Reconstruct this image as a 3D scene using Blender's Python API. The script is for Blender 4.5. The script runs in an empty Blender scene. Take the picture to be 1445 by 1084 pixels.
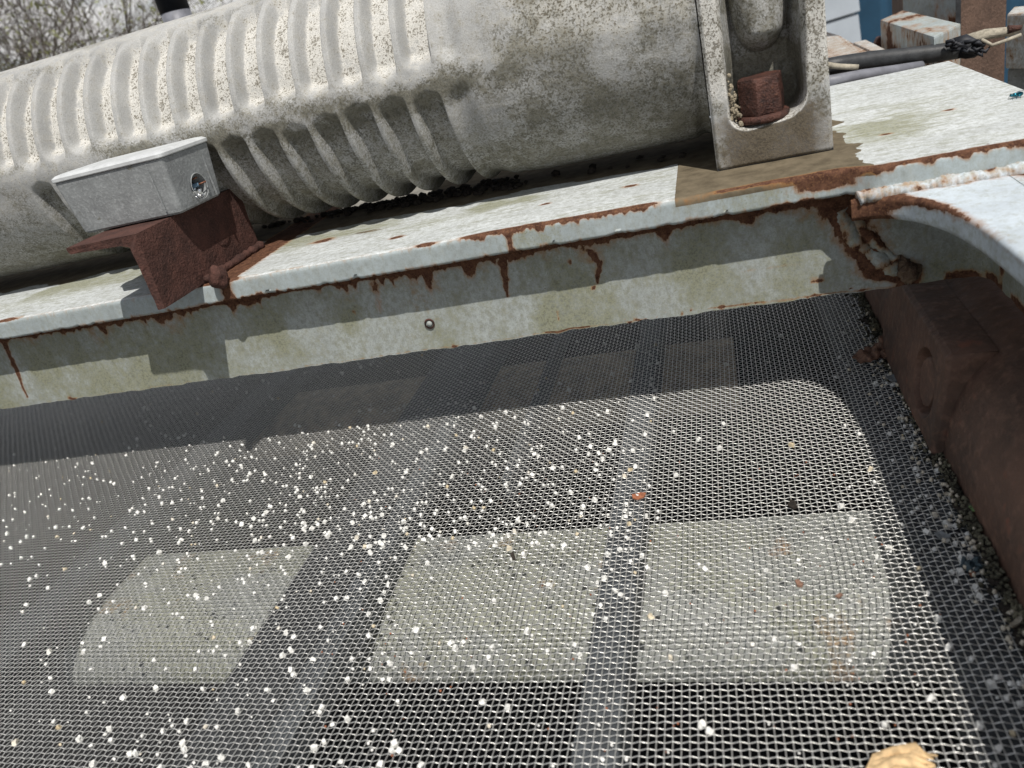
import bpy, bmesh, math, random
import numpy as np
from mathutils import Matrix, Vector, Euler
random.seed(7); RNG = np.random.default_rng(11)
S = bpy.context.scene
COL = S.collection
PI = math.pi

# ------------------------------------------------------------------ camera, sky, sun
CAM = np.array([0.0, 0.0, 0.4]); FPX = 1099.284; CX, CY = 722.5, 542.0
ax = np.array([-2900-CX, 977-CY, FPX]); ay = np.array([985-CX, -50-CY, FPX])
AX = -ax/np.linalg.norm(ax); AY = ay/np.linalg.norm(ay); AZ = np.cross(AX, AY)
ROT = np.array([AX, AY, AZ])
def ray(px, py): return ROT @ np.array([(px-CX)/FPX, (py-CY)/FPX, 1.0])
def onz(px, py, z): d = ray(px, py); return CAM + (z-CAM[2])/d[2]*d
def ony(px, py, y): d = ray(px, py); return CAM + (y-CAM[1])/d[1]*d
def onx(px, py, x): d = ray(px, py); return CAM + (x-CAM[0])/d[0]*d
def proj(P):
    c = (np.asarray(P)-CAM) @ ROT
    return CX+FPX*c[..., 0]/c[..., 2], CY+FPX*c[..., 1]/c[..., 2]
cd = bpy.data.cameras.new('camera'); cam = bpy.data.objects.new('camera', cd); COL.objects.link(cam)
cd.sensor_width = 36; cd.lens = FPX/1445*36; cd.clip_start = .01; cd.clip_end = 2000
m = ROT @ np.diag([1, -1, -1]).astype(float)
M4 = Matrix([[*m[0], CAM[0]], [*m[1], CAM[1]], [*m[2], CAM[2]], [0, 0, 0, 1]])
cam.matrix_world = M4
cd.dof.use_dof = True; cd.dof.focus_distance = .80; cd.dof.aperture_fstop = 9
S.camera = cam
SUN = Vector((.32, -.52, 1.0)).normalized()
w = bpy.data.worlds.new('World'); S.world = w; w.use_nodes = True
nt = w.node_tree; nt.nodes.clear()
def N(t, ty, **k):
    n = t.nodes.new(ty)
    for a, b in k.items(): setattr(n, a, b)
    return n
sk = N(nt, 'ShaderNodeTexSky', sky_type='NISHITA', sun_disc=False)
sk.sun_elevation = math.asin(SUN.z); sk.sun_rotation = math.atan2(SUN.x, SUN.y)
sk.air_density = 1.0; sk.dust_density = 1.5
tc = N(nt, 'ShaderNodeTexCoord'); mp = N(nt, 'ShaderNodeMapping'); mp.inputs['Scale'].default_value = (2, 2, 6)
nz = N(nt, 'ShaderNodeTexNoise'); nz.inputs['Scale'].default_value = 1.6; nz.inputs['Detail'].default_value = 7; nz.inputs['Roughness'].default_value = .6
rp = N(nt, 'ShaderNodeMapRange'); rp.inputs[1].default_value = .44; rp.inputs[2].default_value = .59
mx = N(nt, 'ShaderNodeMix', data_type='RGBA'); bg = N(nt, 'ShaderNodeBackground'); wo = N(nt, 'ShaderNodeOutputWorld')
L = nt.links.new
L(tc.outputs['Generated'], mp.inputs[0]); L(mp.outputs[0], nz.inputs['Vector']); L(nz.outputs[0], rp.inputs[0])
L(rp.outputs[0], mx.inputs['Factor']); L(sk.outputs[0], mx.inputs['A']); mx.inputs['B'].default_value = (13.6, 13.4, 13.2, 1)
L(mx.outputs['Result'], bg.inputs[0]); bg.inputs[1].default_value = .056; L(bg.outputs[0], wo.inputs[0])
sl = bpy.data.lights.new('sun', 'SUN'); sl.energy = 4.4; sl.angle = math.radians(.55); sl.color = (1, .955, .89)
so = bpy.data.objects.new('sun', sl); COL.objects.link(so); so.rotation_euler = SUN.to_track_quat('Z', 'Y').to_euler()
S.view_settings.view_transform = 'Standard'; S.view_settings.look = 'None'; S.view_settings.gamma = 1
S.view_settings.exposure = 0.0

# ------------------------------------------------------------------ numpy noise
def vn(x, y, s=0):
    x = np.asarray(x, float)+s*37.13; y = np.asarray(y, float)+s*17.77
    xi = np.floor(x); yi = np.floor(y); fx = x-xi; fy = y-yi
    fx = fx*fx*(3-2*fx); fy = fy*fy*(3-2*fy)
    def h(a, b):
        v = np.sin(a*127.1+b*311.7+s*74.7)*43758.5453
        return v-np.floor(v)
    return (h(xi, yi)*(1-fx)+h(xi+1, yi)*fx)*(1-fy)+(h(xi, yi+1)*(1-fx)+h(xi+1, yi+1)*fx)*fy
def fbm(x, y, o=4, s=0):
    t = 0; a = .5; n = 0
    for i in range(o): t = t+a*vn(x*2**i, y*2**i, s+i*3); n += a; a *= .5
    return t/n
def ss(a, b, x): t = np.clip((x-a)/(b-a), 0, 1); return t*t*(3-2*t)

# ------------------------------------------------------------------ materials
def newmat(name):
    mt = bpy.data.materials.new(name); mt.use_nodes = True
    t = mt.node_tree; t.nodes.clear()
    o = N(t, 'ShaderNodeOutputMaterial'); p = N(t, 'ShaderNodeBsdfPrincipled'); t.links.new(p.outputs[0], o.inputs[0])
    return mt, t, p
def noise(t, scale, detail=4, rough=.55, vec=None, stretch=None, dist=0):
    g = N(t, 'ShaderNodeNewGeometry') if vec is None else None
    src = g.outputs['Position'] if vec is None else vec
    if stretch:
        mpn = N(t, 'ShaderNodeMapping'); mpn.inputs['Scale'].default_value = stretch; t.links.new(src, mpn.inputs[0]); src = mpn.outputs[0]
    n = N(t, 'ShaderNodeTexNoise'); n.inputs['Scale'].default_value = scale; n.inputs['Detail'].default_value = detail
    n.inputs['Roughness'].default_value = rough; n.inputs['Distortion'].default_value = dist
    t.links.new(src, n.inputs['Vector']); return n.outputs[0]
def mr(t, v, a, b, c=0., d=1., smooth=False):
    n = N(t, 'ShaderNodeMapRange'); n.inputs[1].default_value = a; n.inputs[2].default_value = b; n.inputs[3].default_value = c; n.inputs[4].default_value = d
    if smooth: n.interpolation_type = 'SMOOTHSTEP'
    t.links.new(v, n.inputs[0]); return n.outputs[0]
def mth(t, op, a, b=None, clamp=False):
    n = N(t, 'ShaderNodeMath', operation=op); n.use_clamp = clamp
    for i, v in enumerate((a, b)):
        if v is None: continue
        if isinstance(v, (int, float)): n.inputs[i].default_value = v
        else: t.links.new(v, n.inputs[i])
    return n.outputs[0]
def mix(t, f, a, b):
    n = N(t, 'ShaderNodeMix', data_type='RGBA')
    for s, v in (('Factor', f), ('A', a), ('B', b)):
        if isinstance(v, tuple): n.inputs[s].default_value = (*v, 1)
        elif isinstance(v, (int, float)): n.inputs[s].default_value = v
        else: t.links.new(v, n.inputs[s])
    return n.outputs['Result']
def attr(t, name):
    n = N(t, 'ShaderNodeAttribute'); n.attribute_name = name; return n.outputs['Fac']
def bump(t, p, h, st, dist, prev=None):
    b = N(t, 'ShaderNodeBump'); b.inputs['Strength'].default_value = st; b.inputs['Distance'].default_value = dist
    t.links.new(h, b.inputs['Height'])
    if prev is not None: t.links.new(prev, b.inputs['Normal'])
    t.links.new(b.outputs[0], p.inputs['Normal']); return b.outputs[0]
def rustcol(t, sc=1.):
    n1 = noise(t, 140*sc, 5, .65); n2 = noise(t, 600*sc, 3, .6)
    c = mix(t, mr(t, n1, .35, .65), (.050, .024, .017), (.145, .073, .047))
    c = mix(t, mr(t, n2, .50, .72, 0, .75), c, (.21, .11, .058))
    return c
def mat_paint(name, base, rel=1., streak=(1, 1, 1), dirt=.5):
    mt, t, p = newmat(name); l = t.links.new
    a_r = attr(t, 'rust'); a_a = attr(t, 'algae'); a_p = attr(t, 'grime_shade')
    blot = noise(t, 28, 6, .6, stretch=streak); fine = noise(t, 420, 4, .65); mid = noise(t, 110, 6, .68, stretch=streak)
    c = mix(t, mr(t, blot, .38, .66), base, tuple(v*.84 for v in base))
    # faint grey weather film
    c = mix(t, mr(t, mid, .50, .68, 0, dirt), c, (.33, .34, .30))
    mot = noise(t, 170, 9, .78, stretch=(1, 1, .8))
    c = mix(t, mr(t, mot, .44, .66, 0, dirt*.85), c, (.17, .175, .135))
    # algae: soft yellow green plus dark specks
    am = mth(t, 'MULTIPLY', mr(t, mth(t, 'ADD', a_a, mth(t, 'MULTIPLY', mth(t, 'SUBTRACT', mth(t, 'ADD', mth(t, 'MULTIPLY', mid, .65), mth(t, 'MULTIPLY', fine, .35)), .5), 2.4)), .15, .95), 1.)
    c = mix(t, mth(t, 'MULTIPLY', am, .82), c, mix(t, mr(t, fine, .38, .62), (.12, .122, .068), (.33, .335, .225)))
    c = mix(t, mr(t, noise(t, 700, 3, .6), .50, .72, 0, dirt*.7), c, (.22, .225, .20))
    sp = mth(t, 'MULTIPLY', mr(t, fine, .56, .64), mr(t, a_a, .05, .6))
    c = mix(t, mth(t, 'MULTIPLY', sp, .55), c, (.12, .125, .09))
    # bare brown grime, also darkening the shaded strip under the motor
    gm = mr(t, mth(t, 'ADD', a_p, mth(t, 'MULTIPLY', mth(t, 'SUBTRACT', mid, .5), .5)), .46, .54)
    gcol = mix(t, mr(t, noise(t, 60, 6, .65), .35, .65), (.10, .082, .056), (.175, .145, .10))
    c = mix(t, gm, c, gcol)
    # rust: halo stain and hard chipped patch
    rn = mth(t, 'ADD', a_r, mth(t, 'MULTIPLY', mth(t, 'SUBTRACT', mid, .5), .9))
    hal = mr(t, rn, .16, .52)
    c = mix(t, mth(t, 'MULTIPLY', mth(t, 'POWER', hal, 1.4), .80), c, mix(t, fine, (.24, .10, .03), (.40, .20, .07)))
    core = mr(t, rn, .45, .53)
    c = mix(t, core, c, rustcol(t))
    # random small chips
    chip = mr(t, noise(t, 120, 5, .72, stretch=(1, 1, 1.4)), .70, .715)
    c = mix(t, chip, c, (.12, .05, .03))
    l(c, p.inputs['Base Color'])
    l(mr(t, mth(t, 'MAXIMUM', core, mth(t, 'MAXIMUM', gm, am)), 0, 1, .55, .95), p.inputs['Roughness']); l(mr(t, mth(t, 'MAXIMUM', core, gm), 0, 1, .35, .08), p.inputs['Specular IOR Level'])
    h = mth(t, 'SUBTRACT', mth(t, 'MULTIPLY', fine, .25), mth(t, 'MAXIMUM', core, chip))
    h = mth(t, 'ADD', h, mth(t, 'MULTIPLY', mth(t, 'MULTIPLY', noise(t, 260, 4, .6), core), 1.6))
    h = mth(t, 'ADD', h, mth(t, 'MULTIPLY', mid, .5))
    bump(t, p, h, .7*rel, .0012)
    return mt
def mat_alu(name):
    mt, t, p = newmat(name); l = t.links.new
    a_l = attr(t, 'lichen'); a_d = attr(t, 'dirt')
    big = noise(t, 16, 5, .6); mid = noise(t, 95, 6, .65); fi = noise(t, 520, 4, .65); fi2 = noise(t, 1000, 3, .6)
    c = mix(t, mr(t, big, .35, .65), (.46, .465, .46), (.34, .345, .345))
    c = mix(t, mr(t, mid, .45, .7, 0, .4), c, (.50, .485, .45))
    c = mix(t, mr(t, fi2, .42, .66, 0, .5), c, (.21, .205, .18))
    # cream crust
    cr = mr(t, mth(t, 'ADD', a_l, mth(t, 'ADD', mth(t, 'MULTIPLY', mth(t, 'SUBTRACT', mid, .5), 1.5), mth(t, 'MULTIPLY', mth(t, 'SUBTRACT', fi, .5), 1.3))), .3, .75)
    c = mix(t, mth(t, 'MULTIPLY', cr, .85), c, mix(t, mr(t, fi, .38, .62), (.46, .45, .41), (.78, .77, .735)))
    # black lichen specks
    th = mth(t, 'SUBTRACT', .69, mth(t, 'MULTIPLY', a_l, .17))
    sp = mth(t, 'MULTIPLY', mth(t, 'GREATER_THAN', mth(t, 'ADD', fi, mth(t, 'MULTIPLY', mth(t, 'SUBTRACT', mid, .5), .35)), th), 1.)
    # olive / grey staining
    dm = mr(t, mth(t, 'ADD', a_d, mth(t, 'ADD', mth(t, 'MULTIPLY', mth(t, 'SUBTRACT', mid, .5), 1.7), mth(t, 'MULTIPLY', mth(t, 'SUBTRACT', fi, .5), 1.5))), .15, .85)
    c = mix(t, mth(t, 'MULTIPLY', dm, .82), c, mix(t, mr(t, fi, .4, .6), (.085, .082, .058), (.24, .225, .17)))
    dsp = mth(t, 'MULTIPLY', mr(t, mth(t, 'ADD', mth(t, 'MULTIPLY', fi, .6), mth(t, 'MULTIPLY', noise(t, 240, 5, .7), .4)), .49, .55), mr(t, a_d, .1, .5))
    c = mix(t, mth(t, 'MULTIPLY', dsp, .72), c, (.075, .072, .055))
    bm_ = mr(t, mth(t, 'ADD', attr(t, 'brown'), mth(t, 'MULTIPLY', mth(t, 'SUBTRACT', mid, .5), .7)), .25, .75)
    c = mix(t, mth(t, 'MULTIPLY', bm_, .85), c, mix(t, mr(t, fi, .36, .64), (.055, .042, .028), (.135, .108, .075)))
    c = mix(t, mth(t, 'MULTIPLY', sp, .8), c, mix(t, mr(t, fi2, .4, .6), (.06, .052, .04), (.16, .14, .10)))
    l(c, p.inputs['Base Color']); p.inputs['Roughness'].default_value = .78; p.inputs['Metallic'].default_value = .0
    p.inputs['Specular IOR Level'].default_value = .3
    h = mth(t, 'ADD', mth(t, 'MULTIPLY', fi, .6), mth(t, 'MULTIPLY', fi2, .35)); h = mth(t, 'ADD', h, mth(t, 'MULTIPLY', mid, .8))
    bump(t, p, h, .55, .0014); return mt
def mat_rust(name, dark, lite, sc=1., rough=.85, bs=.8, third=None):
    mt, t, p = newmat(name)
    n1 = noise(t, 45*sc, 6, .62); n2 = noise(t, 420*sc, 4, .6); n3 = noise(t, 160*sc, 4, .6)
    c = mix(t, mr(t, n1, .36, .64), dark, lite)
    c = mix(t, mr(t, n2, .5, .72, 0, .5), c, tuple(v*1.7 for v in lite))
    if third: c = mix(t, mr(t, n3, .62, .72, 0, .8), c, third)
    t.links.new(c, p.inputs['Base Color']); p.inputs['Roughness'].default_value = rough; p.inputs['Specular IOR Level'].default_value = .3
    bump(t, p, mth(t, 'ADD', n2, mth(t, 'MULTIPLY', n3, 1.2)), bs, .0016); return mt
def mat_plain(name, col, rough=.6, metal=0., sc=120, var=.25, bs=.3, spec=.4):
    mt, t, p = newmat(name)
    n1 = noise(t, sc, 5, .6); n2 = noise(t, sc*5, 3, .6)
    c = mix(t, mr(t, n1, .35, .65), tuple(v*(1-var) for v in col), tuple(min(1, v*(1+var)) for v in col))
    t.links.new(c, p.inputs['Base Color']); p.inputs['Roughness'].default_value = rough; p.inputs['Metallic'].default_value = metal
    p.inputs['Specular IOR Level'].default_value = spec
    if bs: bump(t, p, n2, bs, .0008)
    return mt
M = {}
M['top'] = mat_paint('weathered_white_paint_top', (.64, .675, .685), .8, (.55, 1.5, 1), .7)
M['lip'] = mat_paint('weathered_blue_white_paint', (.40, .455, .47), .3, (1.3, 1, .6), .5)
M['web'] = mat_paint('weathered_web_paint', (.40, .435, .43), .6, (1, 1, .75), .85)
M['gus'] = mat_paint('weathered_gusset_paint', (.56, .63, .69), .5, (1, 1, 1), .25)
M['under'] = mat_paint('underdeck_paint', (.25, .262, .252), .5, (1, 1, 1), .6)
M['alu'] = mat_alu('cast_aluminium_with_lichen')
M['angle'] = mat_rust('rusted_angle_iron', (.046, .023, .019), (.090, .041, .032), 1., .85, .9)
M['rustside'] = mat_rust('rusted_side_liner', (.070, .044, .034), (.150, .084, .060), .3, .6, .8, (.21, .085, .055))
M['bolt'] = mat_rust('flaking_rusted_bolt', (.022, .012, .011), (.105, .046, .034), 1.4, .55, 1., (.17, .075, .045))
M['brown'] = mat_rust('brown_rusted_column', (.075, .048, .036), (.13, .082, .060), .6, .7, 1.)
M['weld'] = mat_rust('rusty_weld', (.055, .03, .02), (.19, .135, .09), 1.8, .8, 1., (.24, .23, .20))
M['wire'] = mat_plain('stainless_wire', (.80, .795, .765), .38, .80, 200, .12, 0)
M['box'] = mat_plain('dull_grey_die_cast', (.25, .262, .268), .55, .15, 150, .22, .2)
M['box'] = mat_rust('dull_grey_die_cast', (.20, .21, .215), (.27, .285, .29), .8, .6, .25, (.13, .125, .10))
M['boxlid'] = mat_plain('light_grey_die_cast', (.55, .57, .58), .5, .1, 60, .12, .2)
M['dark'] = mat_plain('dark_rubber_and_shade', (.030, .032, .035), .5, 0, 90, .35, .4)  # rubber, and the dark strip standing in for shade below the mesh
M['bar'] = mat_plain('rubber_capped_bar', (.050, .056, .062), .6, 0, 50, .35, .3)
M['void'] = mat_plain('void_shade_black', (.010, .010, .011), .9, 0, 20, .3, 0)
M['blackpl'] = mat_plain('black_plastic', (.016, .018, .024), .6, 0, 60, .3, .1)
M['collar'] = mat_plain('grey_collar', (.16, .165, .19), .5, 0, 60, .2, .1)
M['foil'] = mat_plain('crumpled_foil', (.85, .86, .86), .22, 1., 120, .1, .6)
M['copper'] = mat_plain('bare_copper', (.20, .085, .05), .5, .4, 200, .2, .1)
M['teal'] = mat_plain('teal_sheath', (.05, .17, .18), .5, 0, 100, .2, .1)
M['blue'] = mat_plain('blue_sheath', (.10, .17, .24), .5, 0, 100, .2, .1)
M['wood'] = mat_plain('splintered_wood', (.62, .44, .24), .8, 0, 150, .3, .8)
M['leaf'] = mat_plain('dead_leaf', (.20, .115, .08), .8, 0, 200, .4, .6)
M['chip'] = mat_plain('orange_rust_flake', (.32, .12, .06), .8, 0, 300, .3, .6)
M['green'] = mat_plain('green_leaf_bit', (.20, .33, .13), .6, 0, 200, .2, .2)
M['flake'] = mat_plain('grey_paint_flake', (.22, .24, .25), .6, 0, 200, .2, .3)
M['foam'] = mat_plain('dried_expanding_crust', (.30, .26, .19), .9, 0, 300, .4, 1.)
M['debris'] = mat_plain('dark_damp_debris', (.028, .022, .017), .9, 0, 200, .5, 1.)
M['bluec'] = mat_plain('blue_corrugated_steel', (.017, .062, .115), .5, 0, 4, .12, 0)
M['siding'] = mat_plain('pale_grey_siding', (.36, .40, .445), .6, 0, 4, .06, 0)
M['bark'] = mat_plain('grey_bark', (.15, .13, .115), .9, 0, 20, .3, 0)
M['foliage'] = mat_plain('young_leaves', (.17, .18, .075), .6, 0, 3, .4, 0)
M['ground'] = mat_plain('gravel_yard', (.20, .19, .165), .9, 0, 5, .3, 0)
M['fly'] = mat_plain('metallic_fly', (.02, .14, .19), .25, .8, 500, .3, 0)
M['wing'] = mat_plain('insect_wing', (.12, .13, .14), .3, 0, 500, .3, 0)
M['yarn'] = mat_plain('pale_split_sheath', (.33, .30, .24), .8, 0, 200, .3, .5)
def mat_stone():
    mt, t, p = newmat('white_granule')
    oi = N(t, 'ShaderNodeObjectInfo'); g = noise(t, 700, 3, .6); a = attr(t, 'tint')
    r = mth(t, 'MAXIMUM', oi.outputs['Random'], a)
    c = mix(t, mr(t, r, .88, 1.0), (.76, .76, .73), (.55, .45, .28))
    c = mix(t, mr(t, g, .5, .75, 0, .4), c, (.48, .47, .43))
    t.links.new(c, p.inputs['Base Color']); p.inputs['Roughness'].default_value = .7; return mt
M['stone'] = mat_stone(); M['rearp'] = mat_plain('tan_steel_lightened', (.34, .28, .20), .8, 0, 60, .5, .5)
M['grit'] = mat_plain('dirty_grit', (.115, .108, .075), .9, 0, 45, .8, .5)

# ------------------------------------------------------------------ mesh helpers
def mesh_np(name, V, F, attrs=None, smooth=False):
    me = bpy.data.meshes.new(name); V = np.asarray(V, np.float32); F = np.asarray(F, np.int32)
    k = F.shape[1]
    me.vertices.add(len(V)); me.vertices.foreach_set('co', V.ravel())
    me.loops.add(F.size); me.loops.foreach_set('vertex_index', F.ravel())
    me.polygons.add(len(F)); me.polygons.foreach_set('loop_start', np.arange(0, F.size, k, dtype=np.int32))
    me.polygons.foreach_set('loop_total', np.full(len(F), k, np.int32))
    if smooth: me.polygons.foreach_set('use_smooth', np.ones(len(F), bool))
    for n, a in (attrs or {}).items():
        at = me.attributes.new(n, 'FLOAT', 'POINT'); at.data.foreach_set('value', np.asarray(a, np.float32).ravel())
    me.update(calc_edges=True); me.validate(); return me
def link(name, me, mat, parent=None):
    o = bpy.data.objects.new(name, me); COL.objects.link(o)
    if mat is not None and len(me.materials) == 0: me.materials.append(mat)
    if parent is not None:
        o.parent = parent
        wl = parent.get('_wl', list(parent.location)); me.transform(Matrix.Translation(-Vector(wl)))
        o['_wl'] = list(wl)
    return o
def grid(name, P, mat, parent=None, attrs=None, smooth=True, closed=False, flip=False):
    nu, nv = P.shape[:2]; idx = np.arange(nu*nv).reshape(nu, nv)
    if closed: idx = np.concatenate([idx, idx[:1]], 0)
    a, b, c, d = idx[:-1, :-1].ravel(), idx[1:, :-1].ravel(), idx[1:, 1:].ravel(), idx[:-1, 1:].ravel()
    F = np.stack([a, b, c, d], 1)
    if flip: F = F[:, ::-1]
    return link(name, mesh_np(name, P.reshape(-1, 3), F, attrs, smooth), mat, parent)
def tag(o, label=None, cat=None, group=None, kind=None):
    if label: o['label'] = label
    if cat: o['category'] = cat
    if group: o['group'] = group
    if kind: o['kind'] = kind
    return o
def thing(name, loc, label, cat, group=None):
    o = bpy.data.objects.new(name, None); COL.objects.link(o); o.location = loc; o.empty_display_size = .05
    o['_wl'] = list(loc); return tag(o, label, cat, group)
class MB:
    def __init__(s): s.bm = bmesh.new()
    def box(s, c, d, rot=None, bev=0):
        r = bmesh.ops.create_cube(s.bm, size=1); vs = r['verts']
        T = Matrix.Translation(c) @ (rot.to_4x4() if rot is not None else Matrix()) @ Matrix.Diagonal((*d, 1))
        bmesh.ops.transform(s.bm, matrix=T, verts=vs)
        if bev:
            es = list({e for v in vs for e in v.link_edges}); bmesh.ops.bevel(s.bm, geom=es, offset=bev, segments=2, profile=.6, affect='EDGES')
        return s
    def prism(s, pts, z0, z1, bev=0):
        n = len(pts); lo = [s.bm.verts.new((p[0], p[1], z0)) for p in pts]; hi = [s.bm.verts.new((p[0], p[1], z1)) for p in pts]
        fs = [s.bm.faces.new(lo[::-1]), s.bm.faces.new(hi)]
        for i in range(n): j = (i+1) % n; fs.append(s.bm.faces.new((lo[i], lo[j], hi[j], hi[i])))
        bmesh.ops.recalc_face_normals(s.bm, faces=fs)
        if bev:
            es = list({e for f in fs for e in f.edges}); bmesh.ops.bevel(s.bm, geom=es, offset=bev, segments=2, profile=.6, affect='EDGES')
        return s
    def tube(s, pts, rad, n=10, cap=True, wob=0):
        pts = [Vector(p) for p in pts]; rings = []; up = Vector((0, 0, 1))
        for i, p in enumerate(pts):
            t = (pts[min(i+1, len(pts)-1)]-pts[max(i-1, 0)]).normalized()
            a = t.cross(up)
            if a.length < .05: a = t.cross(Vector((1, 0, 0)))
            a.normalize(); b = t.cross(a); r = rad[i] if isinstance(rad, (list, tuple)) else rad
            ring = []
            for k in range(n):
                th = 2*PI*k/n; rr = r*(1+wob*(random.random()-.5))
                ring.append(s.bm.verts.new(p+a*math.cos(th)*rr+b*math.sin(th)*rr))
            rings.append(ring)
        for i in range(len(rings)-1):
            for k in range(n):
                j = (k+1) % n; f = s.bm.faces.new((rings[i][k], rings[i][j], rings[i+1][j], rings[i+1][k])); f.smooth = True
        if cap: s.bm.faces.new(rings[0]); s.bm.faces.new(rings[-1][::-1])
        return s
    def build(s, name, mat, parent=None, smooth=False, sub=0, disp=0, dsc=40):
        if sub:
            bmesh.ops.subdivide_edges(s.bm, edges=s.bm.edges[:], cuts=sub, use_grid_fill=True)
        bmesh.ops.recalc_face_normals(s.bm, faces=s.bm.faces[:])
        if disp:
            s.bm.normal_update()
            from mathutils import noise as mn
            for v in s.bm.verts: v.co = v.co+v.normal*disp*mn.noise(v.co*dsc)
        me = bpy.data.meshes.new(name); s.bm.to_mesh(me); s.bm.free()
        if smooth:
            for f in me.polygons: f.use_smooth = True
        return link(name, me, mat, parent)

# ------------------------------------------------------------------ setting: ground
GZ = -1.5
P = np.zeros((2, 2, 3)); P[0, :, 0] = -400; P[1, :, 0] = 400; P[:, 0, 1] = -400; P[:, 1, 1] = 400; P[..., 2] = GZ
tag(grid('ground', P, M['ground'], smooth=False, flip=False), kind='structure')

# ------------------------------------------------------------------ cross beam (flange + web + gusset)
ZT, ZL, YL, YW, ZB = .229, .207, .672, .700, .111
frame = thing('machine_frame', (0, .70, ZB), 'pale painted steel cross beam and corner gusset with rust streaks above the wire mesh', 'steel frame')
def dist_poly(X, Y, pts):
    d = np.full(X.shape, 1e9)
    for (a, b) in zip(pts[:-1], pts[1:]):
        ax_, ay_ = a; bx, by = b; L2 = (bx-ax_)**2+(by-ay_)**2+1e-12
        t = np.clip(((X-ax_)*(bx-ax_)+(Y-ay_)*(by-ay_))/L2, 0, 1)
        d = np.minimum(d, np.hypot(X-ax_-t*(bx-ax_), Y-ay_-t*(by-ay_)))
    return d
XL, XR = -1.75, .272
us = np.concatenate([np.linspace(XL, -1.0, 60)[:-1], np.linspace(-1.0, XR, 850)])
# profile (y,z) from back to underside
prof = [(y, ZT) for y in np.linspace(.915, YL+.004, 120)]
prof += [(YL+.004-.004*math.sin(a), ZT-.004+.004*math.cos(a)) for a in np.linspace(.3, PI/2, 4)]
prof += [(YL, z) for z in np.linspace(ZT-.006, ZL+.002, 12)] + [(YL+.0015, ZL), (.6995, ZL)]
prof = np.array(prof)
Pf = np.zeros((len(us), len(prof), 3)); Pf[..., 0] = us[:, None]; Pf[..., 1] = prof[None, :, 0]; Pf[..., 2] = prof[None, :, 1]
# right part: wider plate, its front edge a little nearer
X = Pf[..., 0]; Y = Pf[..., 1]; Z = Pf[..., 2]
ext = ss(.085, .10, X)
Pf[..., 1] = Y - .012*ss(.085, .12, X)*(Y < .75)*(1-ss(.70, .75, Y)) + np.where(Z > .2285, ss(.70, .915, Y)*(ext*.175+(1-ext)*.085*(1-ss(-.48, -.475, X)*ss(-.345, -.35, X))), 0)
front = (Z < .2288)
wav = (fbm(X*60, Z*30, 3, 5)-.5)
Pf[..., 1] += np.where(front & (Z > ZL+.001), wav*.0004, 0); Pf[..., 2] += (fbm(X*12, Y*12, 3, 9)-.5)*.0012
chew = ss(.55, .8, fbm(X*90, X*0+3, 3, 21))*((Z < ZL+.004) & (Z > ZL-.001))
Pf[..., 2] += chew*.0016
X, Y, Z = Pf[..., 0], Pf[..., 1], Pf[..., 2]
# stains
PADL, PADR = -.0415, .108
padr = PADR + (fbm(Y*45, Y*0, 4, 3)-.5)*.03 + (Y-.67)*.02
grime_shade = ss(PADL-.0006, PADL+.0006, X)*(1-ss(-.004, .004, X-padr))*(Z > .222)
grime_shade = np.maximum(grime_shade, np.where((Z > .227) & (X < PADL), ss(.800, .830, Y+.05*(fbm(X*14, Y*30, 4, 19)-.5))*.85, 0))  # grime plus shade painted in from the motor's shadow edge back
grime_shade = np.maximum(grime_shade, np.where((Z > .227) & (X < PADL), .56*np.exp(-(((X+.375)/.05)**2+((Y-.772)/.012)**2)), 0))
tp = (Z > .2275)
edge = ss(YL+.010, YL+.001, Y)
ex = lambda a, b: ss(a-.01, a+.01, X)*(1-ss(b-.01, b+.01, X))
nn = fbm(X*70, Y*70, 4, 4)
rust = np.zeros_like(X)
yfr = Pf[:, 121:122, 1]*np.ones_like(Y)
rust += np.where(tp, ss(.0085, .0005, Y-yfr)*(ex(-.235, -.06)*.78+ex(.10, .30)*.74+ex(-.01, .10)*.45+.26*ex(-1.2, .3)), 0)
lipz = (Z-ZL)/(ZT-ZL)
ndr = fbm(X*170, X*0+1, 3, 6)
rust += np.where(~tp & (Z > ZL), ss(.62, 1.05, lipz+.5*(ndr-.5))*(ex(-.235, -.06)*.75+ex(.09, .3)*.4+.30), 0)
rust += np.where(~tp, ss(.30, -.05, lipz-.5*(ndr-.6))*(.50+.25*ex(-.53, -.40)+.4*ex(.03, .10)), 0)
a = onz(700, 340, ZT); rust += .9*np.exp(-((X-a[0]-.003)/.0035)**2)*(~tp)*.75
rust += .75*np.exp(-((X-.078)/.028)**2)*(~tp)*ss(.15, .5, lipz)*1.1
rust += np.where(~tp, .8*np.exp(-((X+.497)/.008)**2), 0)
# rust around the angle bracket foot
rust += np.where(tp, .95*np.exp(-(np.maximum(np.abs(X+.507)-.012, 0)/.012)**2)*ss(.66, .675, Y), 0)
for (px, py, r) in [(455, 340, .010), (560, 335, .006), (600, 344, .005), (890, 262, .005), (770, 288, .004), (1340, 155, .004), (1250, 190, .004), (1165, 192, .004), (300, 405, .012), (8, 452, .008), (1380, 210, .006)]:
    q = onz(px, py, ZT); rust += np.where(tp, .8*np.exp(-(((X-q[0])/(r*1.7))**2+((Y-q[1])/r)**2)), 0)
algae = np.where(tp, .25*ss(.40, .7, fbm(X*9, Y*26, 4, 8))+.85*np.exp(-((Y-.785)/.040)**2)*ss(.38, .62, fbm(X*12, Y*20, 3, 12))*(X < PADL), 0)
algae += np.where(tp & (X > .09), .9*ss(.46, .66, fbm(X*16, Y*26, 4, 14))*np.exp(-(((X-.145)/.045)**2+((Y-.82)/.09)**2)), 0)
algae += np.where(~tp, .55*np.exp(-((X+.17)/.035)**2)+.5*np.exp(-((X-.03)/.05)**2), 0)
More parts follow.
